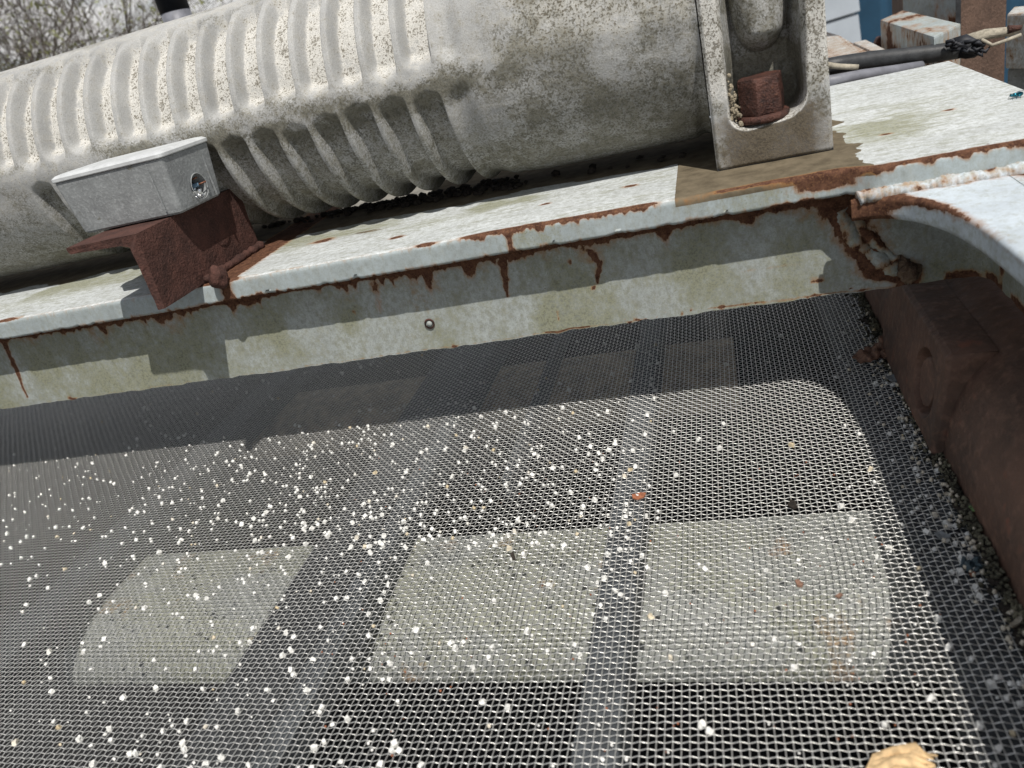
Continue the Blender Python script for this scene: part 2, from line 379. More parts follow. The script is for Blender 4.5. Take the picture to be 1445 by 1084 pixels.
fl = grid('flange_plate', Pf, M['top'], frame, dict(rust=rust, algae=algae, grime_shade=grime_shade), flip=True)
fl.data.materials.append(M['lip'])
mi = np.zeros(len(fl.data.polygons), np.int32); nvp = len(prof)-1
nu_ = len(us)-1; col_i = np.tile(np.arange(nvp), nu_); mi[(col_i >= 121)] = 1
fl.data.polygons.foreach_set('material_index', mi)
# back skirt and plate bottom (thickness seen from behind)
mb = MB(); mb.box(((XL+.08)/2, .810, (ZT+ZL)/2-.0055), (.08-XL-.01, .205, .0095)); mb.box((.185, .865, ZL+.0045), (.165, .375, .0085))
mb.build('plate_underside', M['lip'], frame)

# web
def webgrid(name, x0, x1, z0, z1, y, mat, nx, nz_):
    xs = np.linspace(x0, x1, nx); zs = np.linspace(z0, z1, nz_)
    P = np.zeros((nx, nz_, 3)); P[..., 0] = xs[:, None]; P[..., 2] = zs[None]; P[..., 1] = y
    return P
Pw = webgrid('web', -1.75, .182, ZB, ZL, YW, None, 900, 70)
# corner: bends towards the camera along x=.205
th = np.linspace(0, PI/2, 14)[1:]; R_ = .022
cor = [(.182+R_*math.sin(t), YW-R_*(1-math.cos(t))) for t in th] + [(.204, y) for y in np.linspace(YW-R_-.004, .15, 90)]
Pc = np.zeros((len(cor), 70, 3)); Pc[..., 0] = np.array(cor)[:, None, 0]; Pc[..., 1] = np.array(cor)[:, None, 1]; Pc[..., 2] = np.linspace(ZB, ZL, 70)[None]
Pw = np.concatenate([Pw, Pc], 0)
arc = np.concatenate([np.linspace(-1.75, .182, 900), .182+np.cumsum(np.hypot(*np.diff(np.array([(.182, YW)]+cor), axis=0).T))])[:, None]*np.ones((1, 70))
Z = Pw[..., 2].copy(); X = arc
nib = (fbm(X*70, X*0, 4, 31)-.5)*.004*ss(ZB+.008, ZB, Z); Pw[..., 2] += nib
Pw[..., 1] += np.where(X < .18, (fbm(X*8, Z*8, 3, 33)-.5)*.003, 0)
dep = .1995-Z
heavy = .25+.9*np.exp(-((X+.29)/.09)**2)+.55*np.exp(-((X+.07)/.07)**2)+.7*np.exp(-((X-.10)/.06)**2)+.5*np.exp(-((X+.66)/.09)**2)+.6*np.exp(-((X+.50)/.03)**2)
cols = fbm(X*95, X*0, 4, 41); cols = ss(.30, .80, cols)
lenr = (.0035+.028*cols**2)*heavy
rust = .66*ss(lenr*1.25+.0015, lenr*.05, dep)*ss(.12, .45, heavy)*(X < .155)
halo_l = (.010+.05*ss(.3, .8, fbm(X*28, X*0, 3, 43)))*heavy
rust += (.24+.22*ss(.35, .7, fbm(X*45, X*0, 4, 44)))*ss(halo_l*1.7, 0, dep)*(X < .17)
def stk(pts, wd, amp, y=YW):
    global rust
    q = [ony(a, b, y) for a, b in pts]; pl = [(v[0], v[2]) for v in q]
    jx = (fbm(X*260, Z*160, 3, 55)-.5)*.004; zr = np.clip((Z-min(v[1] for v in pl))/(max(v[1] for v in pl)-min(v[1] for v in pl)+.004), 0, 1)
    rust = rust+amp*.86*np.exp(-(dist_poly(X+jx, Z, pl)/(wd*(.55+.6*zr)))**2)*(X < .2)
stk([(8, 488), (22, 520), (38, 560)], .004, .95); stk([(710, 372), (716, 418)], .0042, .95); stk([(835, 357), (846, 372), (842, 400)], .0028, 1.)
stk([(530, 405), (537, 440)], .006, .5); stk([(838, 406), (837, 410)], .0022, 1.); stk([(788, 440), (789, 452)], .0015, .8)
stk([(803, 370), (804, 373)], .0025, .8); stk([(500, 440), (502, 445)], .0025, .7); stk([(98, 562), (106, 564)], .003, .9)
stk([(640, 488), (643, 490)], .0022, .9); stk([(1145, 398), (1160, 396)], .004, .7); stk([(1190, 300), (1200, 340), (1240, 375), (1285, 392)], .015, .78)
stk([(1175, 300), (1182, 330)], .003, .8); stk([(1230, 385), (1285, 392)], .014, .7); stk([(1040, 385), (1130, 372)], .0022, .35)
for k in range(22):
    px = 870+420*RNG.random(); py = 455-(px-890)*.136-RNG.uniform(-1, 7)**1; stk([(px, py), (px+RNG.uniform(1, 7), py-RNG.uniform(-1, 2))], RNG.uniform(.0008, .0026), RNG.uniform(.5, .9))
stk([(1000, 436), (1290, 400)], .0016, .6); stk([(770, 470), (830, 462)], .0016, .7); stk([(0, 576), (900, 452)], .0009, .42)
# corner lower edge rust
rust += np.where(X > .17, .75*ss(.012, .001, Z-ZB)*ss(.30, .6, fbm(X*60, Z*50, 3, 47))+.8*np.exp(-(((X-.232)/.006)**2+((Z-ZB-.018)/.008)**2)), 0)
hh = (Z-ZB)/(ZL-ZB)
algae = ss(.30, .74, fbm(X*22, Z*17, 5, 51))*(.42+.35*ss(.95, .5, hh))*(X < .19)+.25*np.exp(-((X+.58)/.10)**2)*ss(.6, .2, hh)+.20
algae += np.where(X > .19, .0, 0)
algae = np.where(X > .16, .8*ss(.5, .05, hh)*ss(.40, .20, X), algae)
grid('web_plate', Pw, M['web'], frame, dict(rust=rust, algae=algae, grime_shade=np.zeros_like(X)), flip=False)
# second skin behind the web
mb = MB(); mb.box((-.78, YW+.0062, (ZB+ZL)/2-.001), (1.92, .009, ZL-ZB-.003)); mb.box((.2102, .44, (ZB+ZL)/2), (.009, .56, ZL-ZB-.003)); mb.build('web_backing', M['web'], frame)

# gusset plate
cur = np.array([(.092, .660), (.105, .6585), (.114, .6555), (.127, .645), (.138, .628), (.146, .608), (.151, .588), (.1555, .560), (.158, .530), (.160, .482), (.1605, .42), (.161, .30), (.161, .12)])
tt = np.concatenate([[0], np.cumsum(np.hypot(*np.diff(cur, axis=0).T))]); tq = np.linspace(0, tt[-1], 420)
def smo(v):
    k = np.ones(15)/15; return np.convolve(np.pad(v, 7, mode='edge'), k, 'valid')
cxs = smo(np.interp(tq, tt, cur[:, 0])); cys = smo(np.interp(tq, tt, cur[:, 1]))
tan = np.gradient(np.stack([cxs, cys], 1), axis=0); tan /= np.linalg.norm(tan, axis=1)[:, None]
nrm = np.stack([-tan[:, 1], tan[:, 0]], 1); nrm *= np.sign(nrm[:, :1]+1e-9)
GT, GB = .2065, .1885
offs = [(v, GT) for v in (.30, .2, .14, .1, .075, .055, .04, .03, .022, .016, .011, .007, .004)]+[(.0018, GT-.0006), (.0003, GT-.002)]+[(0, GT-.002-i*.0018) for i in range(1, 8)]+[(.0012, GB), (.02, GB), (.06, GB)]
Pg = np.zeros((len(tq), len(offs), 3))
for j, (o_, z_) in enumerate(offs):
    # outward (away from the opening) offset, blended to +x / fixed y far out
    far = ss(.02, .12, o_)
    tx = cxs+o_*nrm[:, 0]*(1-far)+far*o_; ty = cys+o_*np.abs(nrm[:, 1])*(1-far)*np.where(cys > .5, 1, 0)
    ty = np.minimum(ty, .661)
    Pg[:, j, 0] = np.minimum(tx, .45); Pg[:, j, 1] = ty; Pg[:, j, 2] = z_
Xg, Yg, Zg = Pg[..., 0], Pg[..., 1], Pg[..., 2]
sarc = tq[:, None]*np.ones((1, len(offs))); lz = (Zg-GB)/(GT-GB); inner = np.array([o_ for o_, _ in offs])[None]*np.ones_like(Xg)
rust = np.where(Zg > GT-.003, .9*ss(.012, .0, inner)*ss(.24, .02, sarc), 0)+np.where(Zg <= GT-.003, ss(.4, 1, lz+.4*(fbm(sarc*90, lz*2, 3, 61)-.5))*(.35+.6*ss(.14, .06, sarc))+.75*ss(.05, .02, sarc), 0)
rust += .9*np.exp(-(((Xg-.232)/.022)**2+((Yg-.645)/.010)**2))*(Zg > GT-.003)+.42*ss(.640, .657, Yg)*(Zg > GT-.003)*ss(.09, .12, Xg)
algae = np.where(Zg > GT-.003, .12, .25)*np.ones_like(Xg)
grid('gusset_plate', Pg, M['gus'], frame, dict(rust=rust, algae=algae, grime_shade=0*rust), flip=False)
# welds
def weld(path, r, name, mat, n=60, lump=.5, label=None):
    path = [Vector(p) for p in path]; pts = []; rad = []
    L_ = [0]
    for a_, b_ in zip(path[:-1], path[1:]): L_.append(L_[-1]+(b_-a_).length)
    for i in range(n):
        s_ = L_[-1]*i/(n-1); k = max(j for j in range(len(L_)-1) if L_[j] <= s_+1e-9); f = (s_-L_[k])/(L_[k+1]-L_[k])
        q = path[k].lerp(path[k+1], f); w_ = [float(vn(s_*140, j_*7.7, 3)-.5) for j_ in range(4)]; pts.append(q+Vector((0, w_[1]*r*.4*lump, w_[2]*r*.4*lump)))
        rad.append(r*(1+lump*.7*w_[3]+.05*math.sin(s_*1700)))
    o = MB().tube(pts, rad, 14, wob=.01).build(name, mat, frame, smooth=True, disp=r*.35*lump, dsc=230)
    if label: o['label'] = label
    for an, av in (('rust', .34), ('algae', .45), ('grime_shade', 0)):
        at = o.data.attributes.new(an, 'FLOAT', 'POINT'); cc = np.zeros(len(o.data.vertices)*3); o.data.vertices.foreach_get('co', cc); cc = cc.reshape(-1, 3)
        at.data.foreach_set('value', (av+(.9 if an == 'rust' else .4)*lump*(fbm(cc[:, 0]*120, cc[:, 2]*120+cc[:, 1]*90, 3, 15)-.5)*(av > 0)).astype(np.float32))
    return o
weld([(.10, .6605, .2068), (.16, .6590, .2070), (.30, .6575, .2072)], .0060, 'weld_bead', M['gus'], 200, .6)
q = [ony(a_, b_, .7025) for a_, b_ in [(1186, 292), (1192, 312), (1202, 335), (1222, 352), (1248, 372), (1285, 394)]]
weld([tuple(v) for v in q], .0062, 'weld_bead', M['web'], 60, 1.2, 'lumpy rusted weld')
q = [ony(a_, b_, .7015) for a_, b_ in [(1208, 296), (1215, 325), (1240, 345), (1262, 366)]]
weld([tuple(v) for v in q], .0045, 'weld_bead', M['web'], 40, 1.2)
q = [ony(a_, b_, .6985) for a_, b_ in [(1268, 372), (1290, 390)]]
weld([tuple(v) for v in q], .009, 'weld_bead', M['weld'], 20, 1.)
# small stud ring and plug on the web
def ring(c, R0, r, nrmv, name, mat, parent):
    a = Vector(nrmv).orthogonal().normalized(); b = Vector(nrmv).cross(a)
    pts = [Vector(c)+a*math.cos(t)*R0+b*math.sin(t)*R0 for t in np.linspace(0, 2*PI, 25)]
    return MB().tube(pts, r, 6, cap=False, wob=.3).build(name, mat, parent, smooth=True)
q = ony(606, 457, YW-.0008); ring(q, .0048, .0009, (0, 1, 0), 'stud_ring', M['bolt'], frame)
MB().tube([(q[0], q[1]+.0015, q[2]), (q[0], q[1]-.0015, q[2])], [.0034, .0026], 12).build('stud', M['web'], frame, smooth=True)
for px, py in []:
    q = ony(px, py, YW-.0005); ring(q, .0035, .001, (0, 1, 0), 'stud_ring', M['bolt'], frame)

# ------------------------------------------------------------------ vibration motor
YA, ZA, RM = .868, .3624, .1194
motor = thing('vibration_motor', (0, YA, ZT), 'large grey cast aluminium motor housing with cooling ribs bolted on the beam', 'motor')
xs = np.concatenate([np.linspace(-1.15, -.86, 40)[:-1], np.linspace(-.86, -.19, 820)[:-1], np.linspace(-.19, -.006, 110)])
ths = np.radians(np.concatenate([np.linspace(-110, 110, 260), np.linspace(112, 248, 30)]))
XX, TT = np.meshgrid(xs, ths, indexing='ij'); TD = np.degrees(TT)
PITCH = .0362; X0 = -.2455
ph = ((XX-X0)/PITCH)               # integer = fin crest
kf = np.floor(ph); f = ph-kf       # 0 at crest, rising to the right
# depth profile to the right of a crest: rounded top, sloping wall, floor, steep left wall of next
dprof = ss(.13, .34, f)*(1-ss(.93, .995, f))
dlow = ss(.09, .30, f)*(1-ss(.90, .99, f))
kk = kf.astype(int)
jit = (fbm(kk*3.1, kk*0+.5, 1, 71)-.5)
up_on = (kk >= -16) & (kk <= -1); lo_on = (kk >= -14) & (kk <= -1)
# ends: floor rises with a V-shaped point at the top, rounded at the bottom
vshape = 1-np.abs(f-.62)*1.2
top_end = 58+8*vshape+jit*4; bot_end = 6.5+3*jit+5*np.abs(f-.6)
mu = ss(top_end+3, top_end-9, TD)*ss(bot_end-2.5, bot_end+6, TD)
lo_top = -4.5-4*jit-7*np.abs(f-.6); ml = ss(lo_top+2.5, lo_top-6, TD)*ss(-108, -90, TD)
GD = .0155
# round edge of the last (open) groove at the right end into smooth body
lastr = np.where(kk == -1, 1, 1)
depth = GD*dprof*mu*up_on + GD*.82*dlow*ml*lo_on
# shallow valley right after the last rib
f0 = (XX-X0)/PITCH
depth += GD*.35*ss(0, .35, f0)*(1-ss(.45, .95, f0))*(f0 > 0)*(f0 < 1)*(mu+ml)
R = RM-depth
R = R+(fbm(XX*14, TD*.06, 4, 72)-.5)*.0009+(fbm(XX*90, TD*.4, 3, 73)-.5)*.0006
R += .0015*ss(-.20, -.185, XX)
R -= .0035*np.exp(-((XX+.012)/.006)**2)
# a slight longitudinal swelling between both rib rows
R += .0012*np.exp(-((TD-1)/5)**2)
Pm = np.stack([XX, YA-np.cos(TT)*R, ZA+np.sin(TT)*R], -1)
upf = ss(-25, 15, TD)
lich = up_on*mu*ss(.24, .36, f)*(1-ss(.96, .995, f))*1.0*(.75+.5*(fbm(XX*40, TD*.12, 3, 74)-.3))
lich += .45*ss(-.02, .02, mu*0+1)*ss(5, 50, TD)*(~up_on)*ss(.35, .65, fbm(XX*20, TD*.08, 4, 75))*1.2
lich += .4*ss(58, 72, TD)
lich += .30*np.exp(-((TD-2)/7)**2)
lich += .85*ss(-.20, -.13, XX)*ss(-8, 22, TD)

lich = np.clip(lich, 0, 1)
dirt = .95*np.exp(-((TD+4)/8)**2)*ss(.32, .60, fbm(XX*30, TD*.09, 5, 76))*ss(-.66, -.6, XX)*ss(-.14, -.22, XX)
dirt += .50*ss(.35, .65, fbm(XX*24, TD*.05, 5, 77))*ss(-.21, -.15, XX)*ss(-70, -10, TD)
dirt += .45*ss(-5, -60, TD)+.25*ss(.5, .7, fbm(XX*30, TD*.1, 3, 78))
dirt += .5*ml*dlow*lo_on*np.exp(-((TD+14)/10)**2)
dirt += .33*ss(-.20, -.12, XX)*ss(-12, 20, TD)+.12
dirt *= (1-.80*up_on*mu)
grid('motor_body', Pm, M['alu'], motor, dict(lichen=lich, dirt=np.clip(dirt, 0, 1)))
# left end cap of the body
mb = MB(); mb.tube([(-1.19, YA, ZA), (-1.148, YA, ZA)], [.10, RM], 48); mb.build('end_cap', M['alu'], motor, smooth=True)

# mounting foot: front face is a height field with the bolt pocket
FX0, FX1, FY = -.005, .095, .743; FZ1 = .52
xs = np.linspace(FX0, FX1, 170); zs = np.linspace(ZT+.0008, FZ1, 330)
XX, ZZ = np.meshgrid(xs, zs, indexing='ij')
# pocket outline (U shape): half width about .032, bottom at z=.262 left to .268 right
pc = .0435+.0015*ss(.26, .4, ZZ); hw = .0315+.002*ss(.27, .5, ZZ)
zb = .2635+.10*(XX-.0435)
rb = .017
dx = np.abs(XX-pc)-(hw-rb); dz = (zb+rb)-ZZ
sd = np.where(ZZ > zb+rb, np.abs(XX-pc)-hw, np.hypot(np.maximum(dx, 0), np.maximum(dz, 0))-rb+np.minimum(np.maximum(dx, dz), 0))
dep_ = .044*ss(.0015, -.0035, sd)
# upper walls are more open and softly rounded
soft = .044*ss(.004, -.010, sd); up = ss(.285, .33, ZZ); dep_ = dep_*(1-up)+soft*up
# lobe hanging down inside the pocket
lz = (ZZ-.3185); lw = .0255*np.sqrt(np.clip(1-np.exp(-np.maximum(lz, 0)/.019), 0, 1))+1e-6
lobe = np.where(lz > 0, np.sqrt(np.clip(1-((XX-.0455)/lw)**2, 0, 1)), 0)*.031*ss(0, .02, lz)**.5
dep_ = np.maximum(dep_-lobe*ss(0, -.001, sd), 0)
Yf = FY+dep_+(fbm(XX*60, ZZ*60, 3, 81)-.5)*.0008
rim = .004
Yf += .003*(ss(FX0+rim, FX0, XX)**2+ss(FX1-rim, FX1, XX)**2)+.002*ss(ZT+.004, ZT, ZZ)**2
Yf -= .0*ZZ
Pt = np.stack([XX, Yf, ZZ], -1)
# side and top returns
Lf = np.stack([np.full(330, FX0), np.full(330, .99), zs], -1)[None]; Rt = np.stack([np.full(330, FX1), np.full(330, .99), zs], -1)[None]
Pt = np.concatenate([Lf, Pt, Rt], 0)
XX2 = Pt[..., 0]; ZZ2 = Pt[..., 2]; dd = np.concatenate([dep_[:1]*0, dep_, dep_[:1]*0], 0)
lich = .75*ss(.272, .31, ZZ2)*(ss(.05, .015, XX2)*.9+ss(.072, .08, XX2))+.25
lich = np.where(dd > .01, .25*ss(.31, .35, ZZ2), lich)
sd2 = np.concatenate([sd[:1]*0+9, sd, sd[:1]*0+9], 0)
lip_ = np.exp(-((sd2-.0008)/.0018)**2)*ss(.292, .276, ZZ2)
lich = np.maximum(lich, 1.1*lip_)
dirt = .5*ss(.290, .266, ZZ2)*(.25+.75*np.exp(-((XX2-.045)/.034)**4))+.45*ss(.45, .62, fbm(XX2*60, ZZ2*60, 4, 83))
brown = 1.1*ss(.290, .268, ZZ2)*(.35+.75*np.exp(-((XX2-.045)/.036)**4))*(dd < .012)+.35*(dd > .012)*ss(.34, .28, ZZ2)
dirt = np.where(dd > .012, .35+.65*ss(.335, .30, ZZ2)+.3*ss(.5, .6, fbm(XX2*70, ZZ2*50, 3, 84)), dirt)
brown = brown*(1-lip_); dirt = dirt*(1-lip_)
grid('mounting_foot', Pt, M['alu'], motor, dict(brown=brown, lichen=lich, dirt=np.clip(dirt, 0, 1)), flip=False)
# dark seal strip under the foot
MB().box(((FX0+FX1)/2, .87, ZT+.0011), (.0995, .251, .0016)).build('foot_seal', M['dark'], motor)
# broken cream edge of the pocket
q = []
for t in np.linspace(PI*1.02, PI*1.98, 20):
    xx = .0435+.0305*math.cos(t)*(abs(math.cos(t))**-.25 if abs(math.cos(t)) > .02 else 1); zz = .2635+.10*(xx-.0435)+.012+.0125*math.sin(t)
    q.append((xx, FY+.003, zz))
# bolt: hexagon head with washer collar
bx, by, bz = .0400, .7635, .2700
bolt = thing('hex_bolt', (bx, by, bz-.01), 'rusted hexagon bolt head sitting in the pocket of the motor foot', 'bolt')
mb = MB(); hexp = [(bx+.0205*math.cos(PI/3*k+.30), by+.0205*math.sin(PI/3*k+.30)) for k in range(6)]
mb.prism(hexp, bz-.001, bz+.0315, .0022); mb.build('bolt_head', M['bolt'], bolt, sub=3, disp=.0016, dsc=160, smooth=True)
mb = MB(); mb.tube([(bx, by, bz-.006), (bx, by, bz-.0012), (bx, by, bz+.0003)], [.0228, .0228, .0212], 32, wob=.05); mb.build('washer', M['bolt'], bolt, disp=.0006, dsc=300)
mb = MB(); mb.tube([(bx, by, ZT+.004), (bx, by, bz-.005)], .011, 16); mb.build('shank', M['bolt'], bolt, smooth=True)
# dried crust beside the bolt
mb = MB()
for k in range(120):
    c = Vector((.0118+random.uniform(-.0, .011)*(1-.6*(k/120)), .7470+random.uniform(0, .016), .2645+.040*(k/120)*random.random()+random.uniform(0, .008)))
    r = bmesh.ops.create_icosphere(mb.bm, subdivisions=1, radius=random.uniform(.0008, .0021)); bmesh.ops.translate(mb.bm, verts=r['verts'], vec=c)
tag(mb.build('dried_crust', M['foam'], disp=.001, dsc=300), 'clump of pale crumbly crust wedged left of the bolt head', 'debris')

# debris lying in the gap under the motor
mb = MB()
for k in range(260):
    px = random.uniform(535, 730) if k < 150 else random.choice([random.uniform(380, 440), random.uniform(462, 480), random.uniform(488, 498), random.uniform(512, 540), random.uniform(540, 1000)])
    py = 300-(px-430)*.165+random.uniform(-2, 14)
    c = onz(px, py, ZT+.002); 
    if c[1] > .912: c[1] = .905
    rr = random.uniform(.0015, .0048)
    r = bmesh.ops.create_icosphere(mb.bm, subdivisions=1, radius=rr); bmesh.ops.scale(mb.bm, verts=r['verts'], vec=(1.3, 1, random.uniform(.5, 1.1))); bmesh.ops.translate(mb.bm, verts=r['verts'], vec=c)
tag(mb.build('debris', M['debris'], disp=.001, dsc=200), 'dark damp debris collected in the gap under the motor', 'debris', kind='stuff')

# ------------------------------------------------------------------ rusty angle bracket
brk = thing('angle_bracket', (-.522, .70, ZT), 'rusted steel angle bracket standing on the flange under the grey junction box', 'bracket')
Xp, T = -.522, .008
y0, y1 = .607, .795; zb0, zt0 = .2295, .302
mb = MB()
# L profile in XZ extruded along Y (with an inner fillet), near end slightly skewed
pr = [(Xp, zb0), (Xp, zt0), (Xp-.082, zt0), (Xp-.083, zt0-.004), (Xp-.080, zt0-.0065), (Xp-T-.014, zt0-T), (Xp-T-.005, zt0-T-.003), (Xp-T, zt0-T-.010), (Xp-T, zb0)]
for yy, flip in ((y0, 0), (y1, 1)): pass
lo = [mb.bm.verts.new((x, y0+(.006 if z > .29 else 0), z)) for x, z in pr]; hi = [mb.bm.verts.new((x, y1, z)) for x, z in pr]
mb.bm.faces.new(lo); mb.bm.faces.new(hi[::-1])
for i in range(len(pr)): j = (i+1) % len(pr); mb.bm.faces.new((lo[i], hi[i], hi[j], lo[j]))
mb.build('angle_iron', M['angle'], brk, sub=5, disp=.0007, dsc=220)
weldp = [(Xp+.003, .672, ZT+.004), (Xp+.004, .73, ZT+.003), (Xp+.003, .795, ZT+.003)]
pts = []; rad = []
for i in range(30):
    f_ = i/29; pts.append(Vector((Xp+.004+random.uniform(-.001, .001), .676+f_*.119, ZT+.003))); rad.append(.0045*(1+random.uniform(-.25, .3)))
MB().tube(pts, rad, 8, wob=.2).build('fillet_weld', M['angle'], brk, smooth=True)
mb = MB(); r = bmesh.ops.create_icosphere(mb.bm, subdivisions=3, radius=.010); bmesh.ops.scale(mb.bm, verts=r['verts'], vec=(.9, 1.0, 1.25)); bmesh.ops.translate(mb.bm, verts=r['verts'], vec=onz(308, 391, ZT+.006))
mb.build('weld_lump', M['angle'], brk, disp=.003, dsc=110, smooth=True)

# ------------------------------------------------------------------ junction box
jb = thing('junction_box', (-.567, .705, .303), 'small grey die cast junction box with torn cable hole above the rusty bracket', 'electrical box')
bx0, bx1, by0, by1, bz0, bz1 = -.631, -.502, .6625, .744, .3035, .357
def taper(z, e): return (1-z)*e
mb = MB()
lo = [(bx0+.004, by0+.003), (bx1-.004, by0+.003), (bx1-.004, by1-.003), (bx0+.004, by1-.003)]; hi = [(bx0, by0), (bx1, by0), (bx1, by1), (bx0, by1)]
def rrect(x0, x1, y0_, y1_, r, n=5):
    o_ = []
    for cx_, cy_, a0 in ((x1-r, y1_-r, 0), (x0+r, y1_-r, PI/2), (x0+r, y0_+r, PI), (x1-r, y0_+r, 1.5*PI)):
        for k in range(n): t = a0+PI/2*k/(n-1); o_.append((cx_+r*math.cos(t), cy_+r*math.sin(t)))
    return o_
rings = []
for z_, ins in ((bz0, .0065), (bz0+.002, .0045), (bz0+.006, .0040), (bz1-.002, 0), (bz1, 0)):
    rings.append([mb.bm.verts.new((x, y, z_)) for x, y in rrect(bx0+ins, bx1-ins, by0+ins*.8, by1-ins*.8, .004)])
for A_, B_ in zip(rings[:-1], rings[1:]):
    n = len(A_)
    for i in range(n): j = (i+1) % n; mb.bm.faces.new((A_[i], A_[j], B_[j], B_[i]))
mb.bm.faces.new(rings[0][::-1]); mb.bm.faces.new(rings[-1])
body = mb.build('box_body', M['box'], jb)
# hole through the right wall: boolean with a cylinder
hc = Vector((bx1-.002, .705, .3205))
cb = bmesh.new(); bmesh.ops.create_cone(cb, cap_ends=True, segments=40, radius1=.0125, radius2=.0125, depth=.05)
bmesh.ops.transform(cb, matrix=Matrix.Translation(hc-Vector((.012, 0, 0))) @ Matrix.Rotation(PI/2, 4, 'Y'), verts=cb.verts)
cm = bpy.data.meshes.new('cut'); cb.to_mesh(cm); cb.free(); co = bpy.data.objects.new('cut', cm); COL.objects.link(co)
co.location = (0, 0, 0)
md = body.modifiers.new('b', 'BOOLEAN'); md.operation = 'DIFFERENCE'; md.object = co; md.solver = 'EXACT'
bpy.context.view_layer.update(); dg = bpy.context.evaluated_depsgraph_get()
nm = bpy.data.meshes.new_from_object(body.evaluated_get(dg)); nm.name = 'box_body'; body.modifiers.clear(); body.data = nm
if not nm.materials: nm.materials.append(M['box'])
bpy.data.objects.remove(co)
# lid
mb = MB(); rings = []
for z_, ins in ((bz1+.0004, -.001), (bz1+.0014, -.0018), (bz1+.0042, -.0018), (bz1+.0064, .0012), (bz1+.0072, .006)):
    rings.append([mb.bm.verts.new((x, y, z_)) for x, y in rrect(bx0+ins, bx1-ins, by0+ins, by1-ins, .005)])
for A_, B_ in zip(rings[:-1], rings[1:]):
    n = len(A_)
    for i in range(n): j = (i+1) % n; mb.bm.faces.new((A_[i], A_[j], B_[j], B_[i]))
mb.bm.faces.new(rings[0][::-1]); mb.bm.faces.new(rings[-1])
mb.build('box_lid', M['boxlid'], jb, smooth=False)
# casting seam ribs, foot pads
MB().box((bx1-.0185, by0+.0004, (bz0+bz1)/2+.002), (.0010, .0015, .047)).build('seam', M['box'], jb)
MB().box((bx1-.0015, .728, .330), (.0016, .0012, .048)).build('seam', M['box'], jb)
MB().box((-.575, .70, .3022), (.03, .05, .0022)).box((-.530, .70, .3022), (.012, .05, .0022)).build('mounting_pad', M['dark'], jb)
# hole rim, foil, wires
ring(hc+Vector((.0006, 0, 0)), .0128, .0006, (1, 0, 0), 'hole_rim', M['box'], jb)
mb = MB(); r = bmesh.ops.create_icosphere(mb.bm, subdivisions=3, radius=.0085); bmesh.ops.scale(mb.bm, verts=r['verts'], vec=(.8, 1.1, .7)); bmesh.ops.translate(mb.bm, verts=r['verts'], vec=hc+Vector((-.009, .001, -.007)))
mb.build('foil_screen', M['foil'], jb, disp=.004, dsc=260)
MB().tube([hc+Vector((-.02, -.006, .004)), hc+Vector((-.008, -.001, .001)), hc+Vector((-.002, .003, .0015))], .0022, 8).build('blue_core', M['blue'], jb, smooth=True)
MB().tube([hc+Vector((-.003, .003, .0012)), hc+Vector((.004, .008, .0022))], .0009, 6).build('copper_strand', M['copper'], jb)
MB().tube([hc+Vector((-.02, -.004, .009)), hc+Vector((-.006, .0, .0075))], .0024, 8).build('teal_core', M['teal'], jb, smooth=True)
MB().tube([hc+Vector((-.006, .0, .0075)), hc+Vector((-.001, .0035, .0085))], .001, 6).build('copper_strand', M['copper'], jb)
# cable gland at the left end
g0 = Vector((bx0+.004, .700, .3165)); 
MB().tube([g0+Vector((.01, 0, 0)), g0+Vector((-.006, 0, -.003)), g0+Vector((-.020, 0, -.008))], [.0120, .0120, .0105], 20).build('cable_gland', M['collar'], jb, smooth=True)

# ------------------------------------------------------------------ woven wire deck
deck = thing('screen_deck', (-.5, .5, 0), 'fine woven stainless wire mesh deck stretched below the beam', 'wire mesh')
PW = .0048; A = .00048; RW = .00040
def sag(x, y): return -.004*ss(.06, .145, x)*0 + .0012*np.sin(x*9+1)*np.sin(y*7) 
x_i = np.arange(int(-1.75/PW), int(.146/PW)+1); y_i = np.arange(int(.235/PW), int(1.06/PW)+1)
def visible(x, y, mg=45):
    u, v = proj(np.stack([x, y, x*0], -1)); return (u > -mg) & (u < 1445+mg) & (v > 380) & (v < 1084+mg)
wx = lambda i, j: i*PW+.0022*(fbm(i*.035, j*.035, 2, 201)-.5)+.0008*(vn(i*.3, j*.01, 203)-.5)+.0004*np.sin(j*.05+i*.013)+ .0012*np.sin(i*PW*6+j*PW*9)
wy = lambda i, j: j*PW+.0022*(fbm(i*.03, j*.04, 2, 202)-.5)+.0008*(vn(i*.01, j*.3, 204)-.5)+.0004*np.sin(i*.045+j*.02)+ .0015*np.sin(i*PW*7)*1.0
